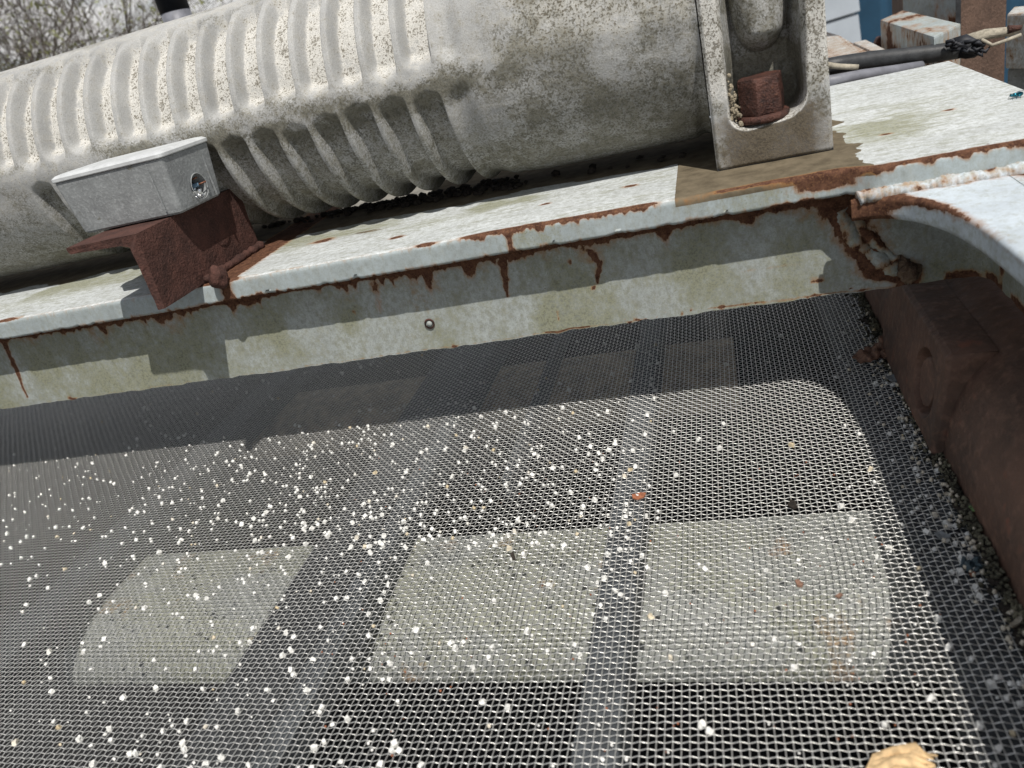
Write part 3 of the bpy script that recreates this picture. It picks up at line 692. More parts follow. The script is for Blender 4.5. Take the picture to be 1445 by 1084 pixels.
def wires(along_x):
    Vs = []; Fs = []; base = 0
    outer, inn = (y_i, x_i) if along_x else (x_i, y_i)
    for o_ in outer:
        t = np.arange(inn[0]*2, inn[-1]*2+1)/2.0      # half steps
        par = (-1.0)**o_ * (1 if along_x else -1)
        zz = (.00085 if along_x else .0003)*par*np.cos(PI*t)
        if along_x: x, y = wx(t, o_), wy(t, o_)
        else: x, y = wx(o_, t), wy(o_, t)
        z = zz+sag(x, y)
        vis = visible(x, y)
        if vis.sum() < 3: continue
        a_, b_ = np.where(vis)[0][[0, -1]]; x, y, z = x[a_:b_+1], y[a_:b_+1], z[a_:b_+1]; n = len(x)
        r = RW
        if along_x: offs_ = [(0, r, 0), (0, 0, r), (0, -r, 0), (0, 0, -r)]
        else: offs_ = [(-r, 0, 0), (0, 0, r), (r, 0, 0), (0, 0, -r)]
        c = np.stack([x, y, z], -1)
        V = np.stack([c+np.array(f_) for f_ in offs_], 1)    # n,4,3
        Vs.append(V.reshape(-1, 3)); i0 = base+np.arange(n-1)[:, None]*4
        for k in range(4 if along_x else 4):
            if k == 3 or k == 2: pass
            j = (k+1) % 4
            Fs.append(np.concatenate([i0+k, i0+j, i0+4+j, i0+4+k], 1))
        base += n*4
    return np.concatenate(Vs), np.concatenate(Fs)
V1, F1 = wires(True); V2, F2 = wires(False)
me = mesh_np('woven_wire', np.concatenate([V1, V2]), np.concatenate([F1, F2+len(V1)]), None, True)
print('wire faces', len(me.polygons))
o = link('woven_wire', me, M['wire'], deck); o['kind'] = 'stuff'
# support bars below the mesh; the widest is a dark box for shade
for (a_, b_, m_) in ((-.1285, -.0985, 'bar'), (-.413, -.352, 'dark'), (-.3505, -.327, 'bar'), (-.70, -.655, 'dark')):
    mb = MB(); mb.box(((a_+b_)/2, .62, -.0185), (b_-a_, 1.0, .032), bev=.004); mb.build('bar_and_shade_strip', M[m_], deck)
MB().box((.118, .62, -.0185), (.050, 1.0, .032), bev=.003).build('edge_support_bar', M['bar'], deck)
MB().box((-.243, .88, -.022), (.010, .5, .026), bev=.002).build('thin_support_bar', M['bar'], deck)
# cross members below
under = thing('under_frame', (-.5, .5, -.09), 'grey green painted cross member glimpsed beneath the wire mesh', 'steel frame')
def crossm(y0_, y1_, x0, x1, zt, mat, name, al):
    xs = np.linspace(x0, x1, 300); rr0 = .075; pr = [(y0_+.028+rr0*(1-math.sin(a_)), zt-.050*(1-math.cos(a_))) for a_ in np.linspace(PI/2, 0, 24)]+[(y, zt) for y in np.linspace(y0_+.030+rr0, y1_-.008, 16)]+[(y1_-.003, zt), (y1_, zt-.003), (y1_, zt-.008), (y1_-.04, zt-.0085)]
    pr = np.array(pr); P_ = np.zeros((300, len(pr), 3)); P_[..., 0] = xs[:, None]; P_[..., 1] = pr[None, :, 0]; P_[..., 2] = pr[None, :, 1]
    x_, y_ = P_[..., 0], P_[..., 1]
    rr = .8*np.exp(-(((x_+.25)/.05)**2+((y_-y0_)/.012)**2))+.3*ss(.6, .8, fbm(x_*30, y_*30, 3, 91))
    return grid(name, P_, mat, under, dict(rust=rr, algae=al*ss(.38, .6, fbm(x_*14, y_*22, 4, 92)), grime_shade=0*rr), flip=True)
crossm(.412, .5785, -.68, .20, -.0355, M['under'], 'cross_member', .5)
crossm(.826, .962, -.75, -.012, -.0355, M['rearp'], 'rear_cross_member', .6)  # pale tan colour stands in for dappled sunlight on this member
# added near-black hopper, keeps the gaps below the deck dark
hop = thing('hopper', (-.7, .6, -.5), 'near-black hopper added below so the gaps in the wire mesh look dark', 'hopper')
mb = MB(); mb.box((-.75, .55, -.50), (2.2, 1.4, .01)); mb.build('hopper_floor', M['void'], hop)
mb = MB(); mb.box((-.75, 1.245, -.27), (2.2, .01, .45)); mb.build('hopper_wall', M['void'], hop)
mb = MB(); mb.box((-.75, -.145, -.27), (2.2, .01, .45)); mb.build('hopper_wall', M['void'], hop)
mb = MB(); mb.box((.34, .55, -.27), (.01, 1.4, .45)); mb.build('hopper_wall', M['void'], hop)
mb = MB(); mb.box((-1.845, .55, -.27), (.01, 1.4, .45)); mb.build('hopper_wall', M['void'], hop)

# ------------------------------------------------------------------ rusty side liner with boss
side = thing('side_liner', (.16, .5, -.03), 'dark rusty side liner with a square boss along the right edge of the mesh', 'steel liner')
pr = np.array([(.146, -.06), (.144, -.02), (.1435, 0), (.146, .02), (.1505, .045), (.158, .07), (.167, .085), (.182, .097), (.215, .104), (.36, .108)])
tq2 = np.concatenate([[0], np.cumsum(np.hypot(*np.diff(pr, axis=0).T))]); tv = np.linspace(0, tq2[-1], 70)
px_ = smo(np.interp(tv, tq2, pr[:, 0])); pz_ = smo(np.interp(tv, tq2, pr[:, 1])); px_[0], pz_[0] = pr[0]; px_[-1], pz_[-1] = pr[-1]
ys = np.linspace(.1, 1.1, 260); Ps = np.zeros((260, 70, 3)); Ps[..., 1] = ys[:, None]; Ps[..., 0] = px_[None]; Ps[..., 2] = pz_[None]
Ps[..., 0] += (fbm(Ps[..., 1]*30, Ps[..., 2]*30, 4, 95)-.5)*.003
grid('liner_plate', Ps, M['rustside'], side)
mb = MB(); mb.box((.275, .6, .02), (.12, 1.0, .14)); mb.build('liner_back', M['void'], side)
# boss
yb, zbm = np.linspace(.592, .80, 150), np.linspace(.001, .092, 90)
YY, ZZ = np.meshgrid(yb, zbm, indexing='ij')
lean = .1345+.15*ZZ
rho = np.hypot((YY-.640), (ZZ-.045)*1.05)
recess = .016*ss(.0305, .0290, rho)*(1-.85*ss(.0235, .0215, rho))
ed = np.minimum(np.minimum(YY-.592, .80-YY), np.minimum(ZZ-.001, .092-ZZ)); rnd = .004*(1-ss(0, .004, ed))
Pb = np.stack([lean+recess+rnd+(fbm(YY*50, ZZ*50, 3, 97)-.5)*.0012, YY, ZZ], -1)
pad = lambda A_, ax_: A_
b0 = Pb[:1].copy(); b0[..., 0] += .03; b1 = Pb[-1:].copy(); b1[..., 0] += .03; Pb = np.concatenate([b0, Pb, b1], 0)
c0 = Pb[:, :1].copy(); c0[..., 0] += .03; c1 = Pb[:, -1:].copy(); c1[..., 0] += .03; Pb = np.concatenate([c0, Pb, c1], 1)
grid('square_boss', Pb, M['rustside'], side)

# ------------------------------------------------------------------ granules
def pebble_mesh(k):
    bm = bmesh.new(); bmesh.ops.create_cube(bm, size=1.45)
    bmesh.ops.bevel(bm, geom=bm.verts[:], offset=.38, segments=1, affect='VERTICES')
    bmesh.ops.triangulate(bm, faces=bm.faces[:])
    for v in bm.verts: v.co = v.co*random.uniform(.72, 1.12)+Vector([random.uniform(-.12, .12) for _ in range(3)])
    bmesh.ops.scale(bm, verts=bm.verts, vec=(1, random.uniform(.75, 1), random.uniform(.7, .95)))
    me = bpy.data.meshes.new('granule'); bm.to_mesh(me); bm.free(); me.materials.append(M['stone']); return me
PM = [pebble_mesh(k) for k in range(10)]
cells = {}
def dens(u, v, x, y):
    if x > .138 or v < 470: return 0
    d = 0
    if x < -.095:
        d = .20+.95*math.exp(-((v-690)/115)**2)*(.55+.45*math.exp(-((u-520)/330)**2))
        d += .15*math.exp(-((u-250)/250)**2)
        if y > .79: d *= .45
        if u > 560 and v > 780: d *= .45
        d *= .35+1.1*float(vn(x*26, y*26, 5))
        if v < 600 and y > .752: d = max(d, .30)
    else: d = .05
    if -.135 < x < -.095 and y > .42: d = max(d, .55)
    if x > .075: d = max(d, .08+1.5*ss(.100, .134, x)*(.12+.88*ss(.38, .58, y)))
    return float(d)*.72
cand = []
for _ in range(10500):
    u = random.uniform(-10, 1455); v = 1084-614*random.random()**1.0
    p_ = onz(u, v, 0); d = dens(u, v, p_[0], p_[1])
    if random.random() < d*.68*(1-.25*ss(760, 1000, v)):
        i, j = math.floor(p_[0]/PW), math.floor(p_[1]/PW)
        if (i, j) in cells: continue
        cells[(i, j)] = 1; cand.append((float(wx(i+.5, j+.5)), float(wy(i+.5, j+.5)), u, v))
print('granules', len(cand))
def psize(): return random.choice([1, 1, 1.1, 1.25, 1.45, .85, .7, .55, .5])*.0020
cand = [c+(psize(),) for c in cand]
cand.sort(key=lambda c: -c[4]/math.dist((c[0], c[1], 0), CAM))
for n, (x, y, u, v, s_) in enumerate(cand[:300]):
    o = bpy.data.objects.new('granule', PM[n % 10]); COL.objects.link(o); o.location = (x, y, float(sag(x, y))+.0009)
    o.rotation_euler = [random.uniform(0, 6) for _ in range(3)]; o.scale = (s_, s_, s_)
    if x > .07: lb, gp = 'pale granule on the shaded mesh close to the rusty side liner', 'granules beside the rusty liner'
    elif -.135 < x < -.095: lb, gp = 'white granule lying on the mesh above the narrow support bar', 'granules over the narrow bar'
    elif x >= -.095: lb, gp = 'lone white granule on the mesh right of the narrow support bar', 'granules right of the narrow bar'
    elif y > .752: lb, gp = 'granule on the mesh in the shade of the beam', 'granules in the shade of the beam'
    elif y > .53: lb, gp = 'white granule on the sunlit mesh between beam shade and pale cross member', 'granules behind the pale cross member'
    elif y > .375: lb, gp = 'white granule on the mesh above the pale cross member', 'granules over the pale cross member'
    else: lb, gp = 'white granule on the mesh in front of the pale cross member', 'granules in front of the pale cross member'
    tag(o, lb, 'stone', gp)
def joined(items, name, mat, meshes, label, cat):
    Vs = []; Fs = []; Ts = []; b = 0
    for (x, y, z, s_, tint) in items:
        me = random.choice(meshes); v = np.zeros(len(me.vertices)*3); me.vertices.foreach_get('co', v); v = v.reshape(-1, 3)
        R3 = np.array(Euler([random.uniform(0, 6) for _ in range(3)]).to_matrix()); v = v@R3.T*s_+np.array([x, y, z])
        f_ = np.zeros(len(me.polygons)*3, int); me.polygons.foreach_get('vertices', f_); Fs.append(f_.reshape(-1, 3)+b); Vs.append(v); Ts.append(np.full(len(v), tint)); b += len(v)
    o = link(name, mesh_np(name, np.concatenate(Vs), np.concatenate(Fs), dict(tint=np.concatenate(Ts))), mat)
    return tag(o, label, cat, kind='stuff')
joined([(x, y, float(sag(x, y))+.0009, s_, random.random()) for x, y, u, v, s_ in cand[300:]], 'granules', M['stone'], PM, 'smaller white stone granules scattered over the wire mesh', 'stones')
# grit drift along the liner
it = []
for k in range(2200):
    y = random.uniform(.22, 1.0); wd = .0028+.0040*float(vn(y*25, 1, 3)); x = .1445-abs(random.gauss(0, 1))*wd
    it.append((x, y, .0008+max(0, (x-.128))*.35*random.random(), random.uniform(.0006, .0022), random.random()))
joined(it, 'grit', M['grit'], PM, 'dirty grit drifted against the rusty side liner', 'grit')
it = [(.1400-abs(random.gauss(0, 1))*(.005+.008*ss(.3, .6, _y)), _y, .003+random.random()*.002, random.uniform(.0012, .0022), random.random()) for _y in [random.triangular(.25, .95, .62) for k in range(140)]]
joined(it, 'pale_grit', M['stone'], PM, 'pale granules gathered among the grit beside the liner', 'stones')
mb = MB()
for k in range(150):
    y = random.uniform(.25, .95); c = Vector((.1435-abs(random.gauss(0, .005)), y, .002)); r = bmesh.ops.create_icosphere(mb.bm, subdivisions=1, radius=random.uniform(.0015, .0045)); bmesh.ops.scale(mb.bm, verts=r['verts'], vec=(1, 1.7, .35)); bmesh.ops.translate(mb.bm, verts=r['verts'], vec=c)
tag(mb.build('dark_debris', M['debris'], disp=.001, dsc=300), 'dark leaf litter lying in the grit beside the liner', 'debris', kind='stuff')
# rust specks on the mesh
it = [(float(q[0]), float(q[1]), .0008, random.uniform(.0005, .0011), 0) for q in [onz(random.uniform(450, 1350), random.uniform(640, 1070), 0) for _ in range(90)] if q[0] < .12]
joined(it, 'rust_crumbs', M['chip'], PM, 'tiny orange rust crumbs sprinkled over the wire mesh', 'rust')

# single bits
def flake(name, pts, z, th, mat, label, cat, curl=0, zoff=0):
    q = [onz(a_, b_, z) for a_, b_ in pts]; c = sum(q)/len(q)
    mb = MB(); mb.prism([(v[0], v[1]) for v in q], z, z+th)
    bmesh.ops.triangulate(mb.bm, faces=mb.bm.faces[:]); bmesh.ops.subdivide_edges(mb.bm, edges=mb.bm.edges[:], cuts=2)
    r = max(np.linalg.norm(v-c) for v in q)
    for v in mb.bm.verts: v.co.z += curl*((v.co.x-c[0])**2+(v.co.y-c[1])**2)/r**2+float(vn(v.co.x*400, v.co.y*400, 2)-.5)*th*.8
    o = mb.build(name, mat); return tag(o, label, cat)
flake('rust_flake', [(892, 700), (903, 697), (912, 698), (909, 703), (899, 706), (893, 705)], .0012, .0012, M['chip'], 'orange brown rust flake lying on the mesh above the narrow bar', 'rust flake', .001)
mb = MB()
for (pxl, pyl, rl, sc) in ((1222, 503, .010, (1.3, .9, .35)), (1236, 497, .009, (1.0, 1.1, .5)), (1246, 490, .010, (.7, .9, .9)), (1250, 500, .008, (.8, .8, .6))):
    r = bmesh.ops.create_icosphere(mb.bm, subdivisions=3, radius=rl); bmesh.ops.scale(mb.bm, verts=r['verts'], vec=sc); bmesh.ops.translate(mb.bm, verts=r['verts'], vec=onz(pxl, pyl, .006))
tag(mb.build('dead_leaf', M['leaf'], disp=.006, dsc=170), 'curled brown dead leaf in the shade beside the rusty liner', 'leaf')
flake('paint_flake', [(1318, 755), (1328, 752), (1341, 757), (1342, 762), (1326, 763)], .0015, .0008, M['flake'], 'grey paint flake on the mesh left of the green leaf scrap', 'paint flake', .002)
flake('paint_flake', [(1249, 534), (1262, 530), (1276, 531), (1276, 538), (1258, 540)], .004, .0008, M['flake'], 'grey blue paint flake in front of the curled dead leaf', 'paint flake', .002)
flake('leaf_scrap', [(1367, 716), (1371, 710), (1378, 714), (1379, 722), (1373, 724)], .005, .0006, M['green'], 'bright green leaf scrap on the grit beside the rusty liner', 'leaf', .001)
flake('brown_husk', [(1424, 885), (1432, 877), (1441, 874), (1443, 878), (1433, 886), (1427, 891)], .004, .0015, M['yarn'], 'curled tan husk on the grit at the right picture edge', 'husk', .003)
flake('seed_husk', [(1122, 822), (1127, 821), (1134, 825), (1132, 829), (1125, 828)], .001, .0022, M['leaf'], 'dark brown seed husk on the mesh over the pale cross member', 'husk')
flake('twig_bit', [(1178, 842), (1186, 838), (1190, 840), (1184, 845)], .001, .001, M['leaf'], 'thin brown twig bit on the mesh beside the seed husk', 'twig')
flake('leaf_crumb', [(1112, 716), (1116, 710), (1123, 712), (1126, 718), (1119, 721)], .001, .002, M['debris'], 'dark crumpled leaf crumb on the mesh at the beam edge below', 'leaf', .002)
flake('leaf_crumb', [(721, 785), (726, 783), (728, 790), (724, 793)], .001, .002, M['debris'], 'dark leaf crumb on the mesh between the two wider bars', 'leaf', .002)
flake('red_chip', [(1368, 811), (1374, 809), (1377, 812), (1371, 815)], .0015, .0018, M['chip'], 'small red chip right below the crumpled blue scrap', 'chip')
q = onz(1369, 797, .004)
mb = MB()
for k in range(14):
    r = bmesh.ops.create_icosphere(mb.bm, subdivisions=1, radius=random.uniform(.0015, .003)); bmesh.ops.scale(mb.bm, verts=r['verts'], vec=(1.3, 1, .6)); bmesh.ops.rotate(mb.bm, verts=r['verts'], matrix=Euler([random.random()*6 for _ in range(3)]).to_matrix()); bmesh.ops.translate(mb.bm, verts=r['verts'], vec=Vector(q)+Vector((random.uniform(-.005, .005), random.uniform(-.006, .006), random.uniform(-.002, .002))))
M['scrap'] = mat_plain('blue_grey_scrap', (.055, .085, .10), .5, .2, 300, .5, .6)
tag(mb.build('crumpled_scrap', M['scrap'], disp=.001, dsc=300), 'crumpled blue grey scrap on the mesh near the rusty liner', 'scrap')
# wood splinter at the bottom edge
q0 = onz(1232, 1092, .004); q1 = onz(1318, 1062, .004)
mb = MB(); pts = []; rad = []
ctrl = [(1222, 1100), (1236, 1082), (1262, 1073), (1290, 1071), (1306, 1078), (1320, 1079)]
rr_ = [.003, .007, .0085, .0075, .0035, .0008]
for (a_, b_), r_ in zip(ctrl, rr_): pts.append(onz(a_, b_, .0045)); rad.append(r_)
mb.bm.free(); mb = MB()
for k in range(9):
    a_ = random.uniform(-1, 1); off_ = Vector((a_*.0012, a_*.006, random.uniform(0, .0035)))
    pp_ = [Vector(p_)+off_+Vector([random.uniform(-.0012, .0012) for _ in range(3)]) for p_ in pts]; st = random.choice([0, 0, 1]); en = random.choice([5, 6, 6])
    mb.tube(pp_[st:en], [max(.0005, r_*random.uniform(.25, .5)) for r_ in rad][st:en], 6, wob=.3)
mb.build('wood_splinter', M['wood'], disp=.0006, dsc=400); o = bpy.data.objects['wood_splinter']; tag(o, 'pale torn wood splinter lying on the mesh at the bottom edge', 'wood splinter')

# fly on the plate
q = onz(1432, 134, ZT+.003); fly = thing('fly', (q[0], q[1], ZT+.001), 'metallic blue green fly sitting on the white plate', 'fly')
mb = MB()
for dx_, r_, sc in ((0, .0022, (1.1, .9, .85)), (.0036, .0026, (1.3, .95, .8)), (-.0028, .0015, (.8, 1.1, .9))):
    r = bmesh.ops.create_icosphere(mb.bm, subdivisions=2, radius=r_); bmesh.ops.scale(mb.bm, verts=r['verts'], vec=sc); bmesh.ops.translate(mb.bm, verts=r['verts'], vec=Vector(q)+Vector((dx_, 0, 0)))
mb.build('fly_body', M['fly'], fly, smooth=True)
for s_ in (-1, 1):
    mb = MB(); c = Vector(q)+Vector((.004, s_*.0018, .0018)); vs = [mb.bm.verts.new(c+Vector(p)) for p in ((-.004, 0, 0), (0, s_*.0014, .0004), (.005, s_*.002, .0002), (.005, 0, .0), (0, -.0004*s_, 0))]; mb.bm.faces.new(vs)
    mb.build('wing', M['wing'], fly)
mb = MB()
for s_ in (-1, 1):
    for k in (-1, 0, 1): mb.tube([Vector(q)+Vector((k*.001, s_*.001, 0)), Vector(q)+Vector((k*.0025, s_*.0035, .001)), Vector(q)+Vector((k*.0032, s_*.005, -.0028))], .00025, 4)
mb.build('legs', M['fly'], fly)

# ------------------------------------------------------------------ things behind the plate, upper right
def pxprism(pxs, zt, h): return [(onz(a_, b_, zt)[0], onz(a_, b_, zt)[1]) for a_, b_ in pxs], zt-h, zt
def at_attrs(o, rust=.3, algae=.2, grime_shade=0., sd=.0):
    n = len(o.data.vertices); co = np.zeros(n*3); o.data.vertices.foreach_get('co', co); co = co.reshape(-1, 3)
    rn = fbm((co[:, 0]+co[:, 2])*25, (co[:, 1]-co[:, 2])*25, 3, 5)
    for an, av in (('rust', rust+(rn-.5)*sd), ('algae', algae), ('grime_shade', grime_shade)):
        at = o.data.attributes.new(an, 'FLOAT', 'POINT'); at.data.foreach_set('value', (np.zeros(n)+av).astype(np.float32))
    return o
# low plate behind
rp = thing('rear_plate', (.2, 1.45, .2), 'flaking white and brown steel plate behind the black hose', 'steel plate')
pp, a_, b_ = pxprism([(1150, 95), (1158, 42), (1185, 50), (1204, 61), (1262, 80), (1250, 90)], .215, .012)
at_attrs(MB().prism(pp, a_, b_, .002).build('plate', M['top'], rp, sub=4), .36, .35, .25, .5)
pp, a_, b_ = pxprism([(1204, 60), (1222, 56), (1262, 76), (1256, 84)], .2185, .012)
at_attrs(MB().prism(pp, a_, b_, .001).build('cover_strip', M['top'], rp, sub=3), .25, .2, 0, .4)
# block beam
bb = thing('bolted_block', (.36, 1.55, .15), 'white rust streaked steel block bolted beside the brown column', 'steel block')
def boxpx(c_top_near_left, wvec, dvec, h, name, mat, parent, rust, sd=.5, bev=.003, sub=4, al=.2):
    o_ = Vector(c_top_near_left); w_ = Vector(wvec); d_ = Vector(dvec)
    pts = [o_, o_+w_, o_+w_+d_, o_+d_]
    return at_attrs(MB().prism([(p.x, p.y) for p in pts], o_.z-h, o_.z, bev).build(name, mat, parent, sub=sub), rust, al, 0, sd)
c1 = onz(1242, 28, .25); c2 = onz(1318, 52, .25); c3 = onz(1342, 47, .25)
boxpx(c1, (c2[0]-c1[0], c2[1]-c1[1], 0), (.05, .075, 0), .085, 'block_body', M['lip'], bb, .36, 1.1, sub=9)
def nut(c, axis, r, h, parent, mat=M['bolt'], name='hex_nut'):
    axq = Vector(axis).to_track_quat('Z', 'Y').to_matrix(); mb = MB()
    mb.prism([(r*math.cos(PI/3*k), r*math.sin(PI/3*k)) for k in range(6)], 0, h, r*.12)
    bmesh.ops.transform(mb.bm, matrix=Matrix.Translation(c) @ axq.to_4x4(), verts=mb.bm.verts); return mb.build(name, mat, parent)
u_ = Vector((c2[0]-c1[0], c2[1]-c1[1], 0)).normalized()
nc = Vector(c1)+Vector((.012, .02, -.050)); nut(nc, -u_, .024, .022, bb); nut(nc-u_*.022, -u_, .013, .014, bb, name='bolt_end')
nn_ = Vector(onz(1298, 72, .212)); nut(nn_+Vector((0, .01, 0)), Vector((-.5, -.85, 0)), .020, .018, bb)
nut(Vector(onz(1314, 66, .215))+Vector((0, .02, 0)), Vector((-.5, -.85, 0)), .022, .008, bb, name='washer')
# column
cl = thing('steel_column', (.45, 1.6, .1), 'upright steel column with flaking white face and brown rusted side', 'steel column')
d_ = 1.62
A0 = ony(1274, 10, d_); A1 = ony(1352, 10, d_-.10); 
fx0, fy0 = A0[0], A0[1]; fx1, fy1 = A1[0], A1[1]; A2 = ony(1420, 10, d_-.02); gx, gy = A2[0], A2[1]
def vwall(p, q_, z0, z1, name, mat, parent, rust, sd, nx=60, nz=60, fn=None, thick=.01):
    t = np.linspace(0, 1, nx)[:, None]; zs_ = np.linspace(z0, z1, nz)[None]
    P_ = np.zeros((nx, nz, 3)); P_[..., 0] = p[0]+(q_[0]-p[0])*t; P_[..., 1] = p[1]+(q_[1]-p[1])*t; P_[..., 2] = zs_
    r_ = rust+(fbm(t*8+zs_*0, zs_*60+t*0, 4, 7)-.5)*sd
    if fn is not None: r_ = r_+fn(t+0*zs_, zs_+0*t)
    return grid(name, P_, mat, parent, dict(rust=r_, algae=np.full((nx, nz), .12), grime_shade=np.zeros((nx, nz))))
vwall((fx0, fy0), (fx1, fy1), .18, 1.2, 'white_face', M['lip'], cl, .18, .6, 80, 160, lambda t, z: .7*ss(.60, .64, t)*ss(.96, .80, t)*ss(.285, .295, z)+.6*ss(.24, .20, z)+.5*ss(.97, 1, t)+.4*ss(.02, 0, t))
vwall((fx1, fy1), (gx, gy), -.2, 1.2, 'brown_face', M['brown'], cl, 0, 0)
mb = MB(); mb.prism([(fx0+.004, fy0+.01), (fx1+.002, fy1+.008), (gx-.003, gy+.005), (gx, gy+.14), (fx0+.01, fy0+.14)], -.2, 1.2); mb.build('column_core', M['brown'], cl)
vwall((fx1-.004, fy1-.0015), (fx1+.004, fy1-.001), .0, 1.2, 'edge_seam', M['dark'], cl, 0, 0, 2, 2)
# block at the far right
rb_ = thing('right_bracket', (.6, 1.5, .1), 'white topped steel bracket with rusty bolt at the right picture edge', 'steel bracket')
e0 = onz(1421, 20, .235); e1 = onz(1470, 27, .235)
boxpx((e0[0], e0[1], .235), (e1[0]-e0[0]+.06, e1[1]-e0[1]-.02, 0), (.03, .07, 0), .075, 'bracket_top', M['top'], rb_, .25, .6)
boxpx((e0[0]+.004, e0[1]+.004, .158), (.12, -.03, 0), (.03, .05, 0), .25, 'bracket_leg', M['box'], rb_, .3, .6)
nut(Vector(ony(1439, 68, 1.40)), Vector((-.3, -.9, 0)), .016, .016, rb_)
# black hose with frayed end
hose = thing('black_hose', (.2, 1.15, .25), 'thick black sheathed cable with a torn frayed end behind the white plate', 'cable')
zc = lambda px, py, y: ony(px, py, y)
hp = [zc(1150, 98, 1.13), zc(1185, 92, 1.14), zc(1230, 86, 1.155), zc(1280, 80, 1.165), zc(1325, 75, 1.17), zc(1350, 71, 1.17)]
MB().tube(hp, [.0105, .0112, .0118, .0115, .011, .0108], 18, wob=.08).build('sheath', M['dark'], hose, smooth=True)
pts = [zc(1348, 71, 1.17), zc(1362, 67, 1.17), zc(1376, 66, 1.17), zc(1386, 62, 1.168)]
MB().tube(pts, [.0108, .0120, .0105, .006], 14, wob=.8).build('torn_end', M['blackpl'], hose, disp=.004, dsc=260)
mb = MB()
for k_ in range(16):
    bx_, by_ = random.uniform(1335, 1385), random.uniform(60, 74); mb.tube([zc(bx_, by_, 1.155), zc(bx_+random.uniform(4, 12), by_+random.uniform(-5, 5), 1.15), zc(bx_+random.uniform(8, 20), by_+random.uniform(-9, 7), 1.152)], [.003, .0024, .0006], 5)
mb.build('torn_shreds', M['blackpl'], hose)
pts = [zc(1355, 60, 1.175), zc(1390, 50, 1.172), zc(1425, 44, 1.170), zc(1438, 42, 1.17)]
MB().tube(pts, [.0065, .0070, .0058, .004], 14, wob=.4).build('pale_core', M['yarn'], hose, disp=.004, dsc=120)
pts = [zc(1385, 56, 1.15), zc(1400, 64, 1.15), zc(1418, 58, 1.15), zc(1441, 49, 1.15)]
MB().tube(pts, .0022, 8).build('loose_strand', M['yarn'], hose, smooth=True)
pts = [zc(1422, 42, 1.165), zc(1441, 39, 1.165)]; MB().tube(pts, [.0045, .003], 10, wob=.4).build('rusty_tip', M['bolt'], hose)
h2 = thing('grey_hose', (.16, 1.08, .235), 'thin dark grey hose lying along the back edge of the white plate', 'hose')
hp = [zc(1150, 119, 1.09), zc(1185, 113, 1.10), zc(1215, 107, 1.11), zc(1255, 101, 1.125), zc(1300, 93, 1.15)]
MB().tube(hp, [.0078, .0078, .0075, .007, .006], 14).build('hose_run', M['collar'], h2, smooth=True)
tag(MB().tube([zc(1160, 91, 1.11), zc(1185, 94, 1.11), zc(1211, 95, 1.11)], [.004, .0036, .0034], 10, wob=.2).build('pale_cord', M['yarn'], smooth=True), 'pale dirty cord end in front of the black cable', 'cord')
tag(MB().tube([zc(1180, 107, 1.16), zc(1240, 96, 1.17), zc(1275, 90, 1.18)], .006, 8).build('rusty_rod', M['chip'], smooth=True), 'rusty rod between the black cable and the thin hose', 'rod')

# ------------------------------------------------------------------ black pipe behind the motor
pz = ony(248, 18, 1.28)
pipe = thing('black_pipe', (pz[0], 1.28, GZ), 'upright black pipe with a grey collar behind the motor', 'pipe')
MB().tube([(pz[0], 1.28, pz[2]+.002), (pz[0]-.003, 1.28, pz[2]+.6)], .0245, 40).build('pipe_shaft', M['blackpl'], pipe, smooth=True)
MB().tube([(pz[0], 1.28, pz[2]-.05), (pz[0], 1.28, pz[2]+.003)], .0240, 40).build('collar', M['collar'], pipe, smooth=True)
MB().tube([(pz[0], 1.28, GZ), (pz[0], 1.28, pz[2]-.05)], .020, 24).build('pipe_base', M['blackpl'], pipe, smooth=True)

# ------------------------------------------------------------------ buildings far right
def gpt(px, dist):
    d = ray(px, 30); k = dist/math.hypot(d[0], d[1]); return CAM[0]+d[0]*k, CAM[1]+d[1]*k
ct = thing('blue_container', (*gpt(1240, 7), GZ), 'dark blue corrugated shipping container in the yard', 'container')
a0 = np.array(gpt(1190, 9.2)); a1 = np.array(gpt(1500, 9.4)); a1 = a0+(a1-a0)*1.6
n = 400; t = np.linspace(0, 1, n); base = a0[None]+(a1-a0)[None]*t[:, None]; nrm_ = np.array([(a1-a0)[1], -(a1-a0)[0]]); nrm_ /= np.linalg.norm(nrm_); nrm_ = nrm_*(-1 if nrm_@a0 > 0 else 1)
L_ = np.linalg.norm(a1-a0); phs = (t*L_/.55) % 1; off = .035*(ss(.1, .25, phs)-ss(.6, .75, phs))
bp = base+nrm_[None]*off[:, None]; Pc = np.zeros((n, 2, 3)); Pc[:, 0, :2] = bp; Pc[:, 1, :2] = bp; Pc[:, 0, 2] = GZ+.1; Pc[:, 1, 2] = GZ+2.6
grid('side_panel', Pc, M['bluec'], ct, smooth=False)
bk = -nrm_*2.3
mb = MB(); mb.prism([tuple(a0-nrm_*.06), tuple(a1-nrm_*.06), tuple(a1+bk), tuple(a0+bk)], GZ, GZ+2.6); mb.build('container_body', M['bluec'], ct)
mb = MB(); mb.box((a0[0]-.02, a0[1], GZ+1.3), (.10, .10, 2.6)); mb.build('corner_post', M['bluec'], ct)
sh = thing('sided_shed', (*gpt(1170, 9), GZ), 'pale grey shed clad in horizontal boards', 'shed')
s0 = np.array(gpt(1080, 6.4)); s1 = np.array(gpt(1207, 7.0)); dv = (s1-s0)/np.linalg.norm(s1-s0); s0 = s0-dv*1.0; nv = np.array([dv[1], -dv[0]]); nv = nv*(-1 if nv@s0 > 0 else 1)
LB = np.linalg.norm(s1-s0); ang = math.atan2(dv[1], dv[0])
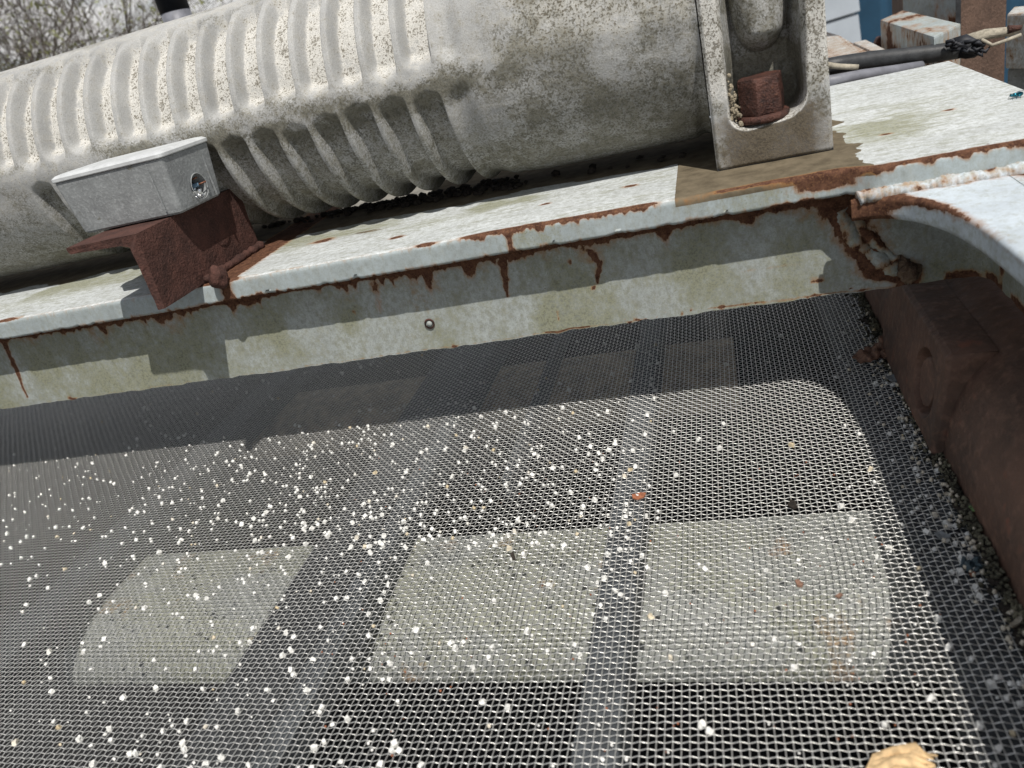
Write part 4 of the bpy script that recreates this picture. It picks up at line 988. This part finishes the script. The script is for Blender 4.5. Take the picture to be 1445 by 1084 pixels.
bm0 = bmesh.new(); bmesh.ops.create_cube(bm0, size=1); bmesh.ops.scale(bm0, verts=bm0.verts, vec=(LB, .03, .205)); bmesh.ops.bevel(bm0, geom=bm0.edges[:], offset=.006, segments=1, affect='EDGES')
bm0.transform(Matrix.Rotation(math.radians(-5), 4, 'X')); bmm = bpy.data.meshes.new('board'); bm0.to_mesh(bmm); bm0.free(); bmm.materials.append(M['siding'])
for k in range(13):
    o = bpy.data.objects.new('board', bmm); COL.objects.link(o); o.parent = sh; c = (s0+s1)/2+nv*.03
    o.location = Vector((c[0], c[1], GZ+.12+k*.215))-sh.location; o.rotation_euler = (0, 0, ang)
mb = MB(); c = (s0+s1)/2; mb.prism([tuple(s0-nv*.01), tuple(s1-nv*.01), tuple(s1-nv*2.5), tuple(s0-nv*2.5)], GZ, GZ+2.85); mb.build('shed_wall', M['siding'], sh)

for par, xy in ((rp, (.24, 1.50)), (bb, (.42, 1.62)), (rb_, (.62, 1.55))):
    MB().box((xy[0], xy[1], (GZ+.14)/2), (.06, .06, .14-GZ-.002)).build('support_leg', M['brown'], par)
for xx in (-1.7, .25):
    for yy in (-.05, 1.15): MB().box((xx, yy, (GZ-.505)/2), (.08, .08, -.505-GZ)).build('leg', M['brown'], hop)
# ------------------------------------------------------------------ trees
def tree(px, dist, hgt, seed, label, nb=5, leafn=2600, spread=.9, dn=.62):
    rd = random.Random(seed); x, y = gpt(px, dist); root = thing('tree', (x, y, GZ), label, 'tree', None)
    mb = MB(); tips = []
    Vb = []; Fb = []
    def seg(a, b, r0, r1, k=4):
        i0 = len(Vb); t = (b-a).normalized(); u = t.orthogonal().normalized(); v = t.cross(u)
        for p, r in ((a, r0), (b, r1)):
            for j in range(k): an = 2*PI*j/k; Vb.append(p+u*math.cos(an)*r+v*math.sin(an)*r)
        for j in range(k): q = (j+1) % k; Fb.append((i0+j, i0+q, i0+k+q, i0+k+j))
    def grow(p, d, ln, r, lv):
        n = 3; q = p
        for i in range(n):
            d = (d+Vector([rd.gauss(0, .13) for _ in range(3)])+Vector((0, 0, .05))).normalized(); e = q+d*ln/n
            seg(q, e, r*(1-.22*i), r*(1-.22*(i+1)), 5 if lv < 2 else 3)
            if lv >= 3: tips.append((e.copy(), d.copy()))
            if lv < 5:
                for _ in range(2 if lv < 4 else 1):
                    if rd.random() < dn:
                        nd = (d+Vector([rd.gauss(0, .55) for _ in range(3)])*spread).normalized(); grow(e, nd, ln*rd.uniform(.55, .8), r*.5, lv+1)
            q = e
    for k in range(nb):
        an = rd.uniform(0, 2*PI); d = Vector((math.cos(an)*.45, math.sin(an)*.45, 1)).normalized()
        grow(Vector((x, y, GZ))+Vector((math.cos(an), math.sin(an), 0))*.08, d, hgt*.42, .032*hgt/4, 0 if nb < 4 else 1)
    me = mesh_np('trunk', [tuple(v) for v in Vb], Fb); link('trunk', me, M['bark'], root)
    V = []; F = []
    for k in range(leafn):
        p, d = tips[rd.randrange(len(tips))]; c = p+Vector([rd.gauss(0, .05) for _ in range(3)]); a = Vector([rd.gauss(0, 1) for _ in range(3)]).normalized(); b = a.orthogonal().normalized(); s = rd.uniform(.018, .04)
        i = len(V); V += [c, c+a*s+b*s*.4, c+a*2*s, c+a*s-b*s*.4]; F.append((i, i+1, i+2, i+3))
    link('crown', mesh_np('crown', [tuple(v) for v in V], F), M['foliage'], root)
    return root, len(Vb)
r1 = tree(20, 11, 4.6, 3, 'dense grey twiggy tree with sparse young leaves at the far left', 9, 2600, 1.0, dn=.80)
r2 = tree(-60, 10, 4.4, 5, 'bushy tree partly cut off by the left picture edge', 9, 2600, 1.0, dn=.80)
r3 = tree(222, 14, 4.3, 8, 'slim pale leaved sapling left of the black pipe', 2, 500, .8)
r4 = tree(100, 13, 3.9, 15, 'open twiggy tree standing right of the dense one', 3, 700, .9)
print('tree verts', r1[1], r2[1], r3[1], r4[1])
for o in bpy.data.objects:
    if '_wl' in o: del o['_wl']
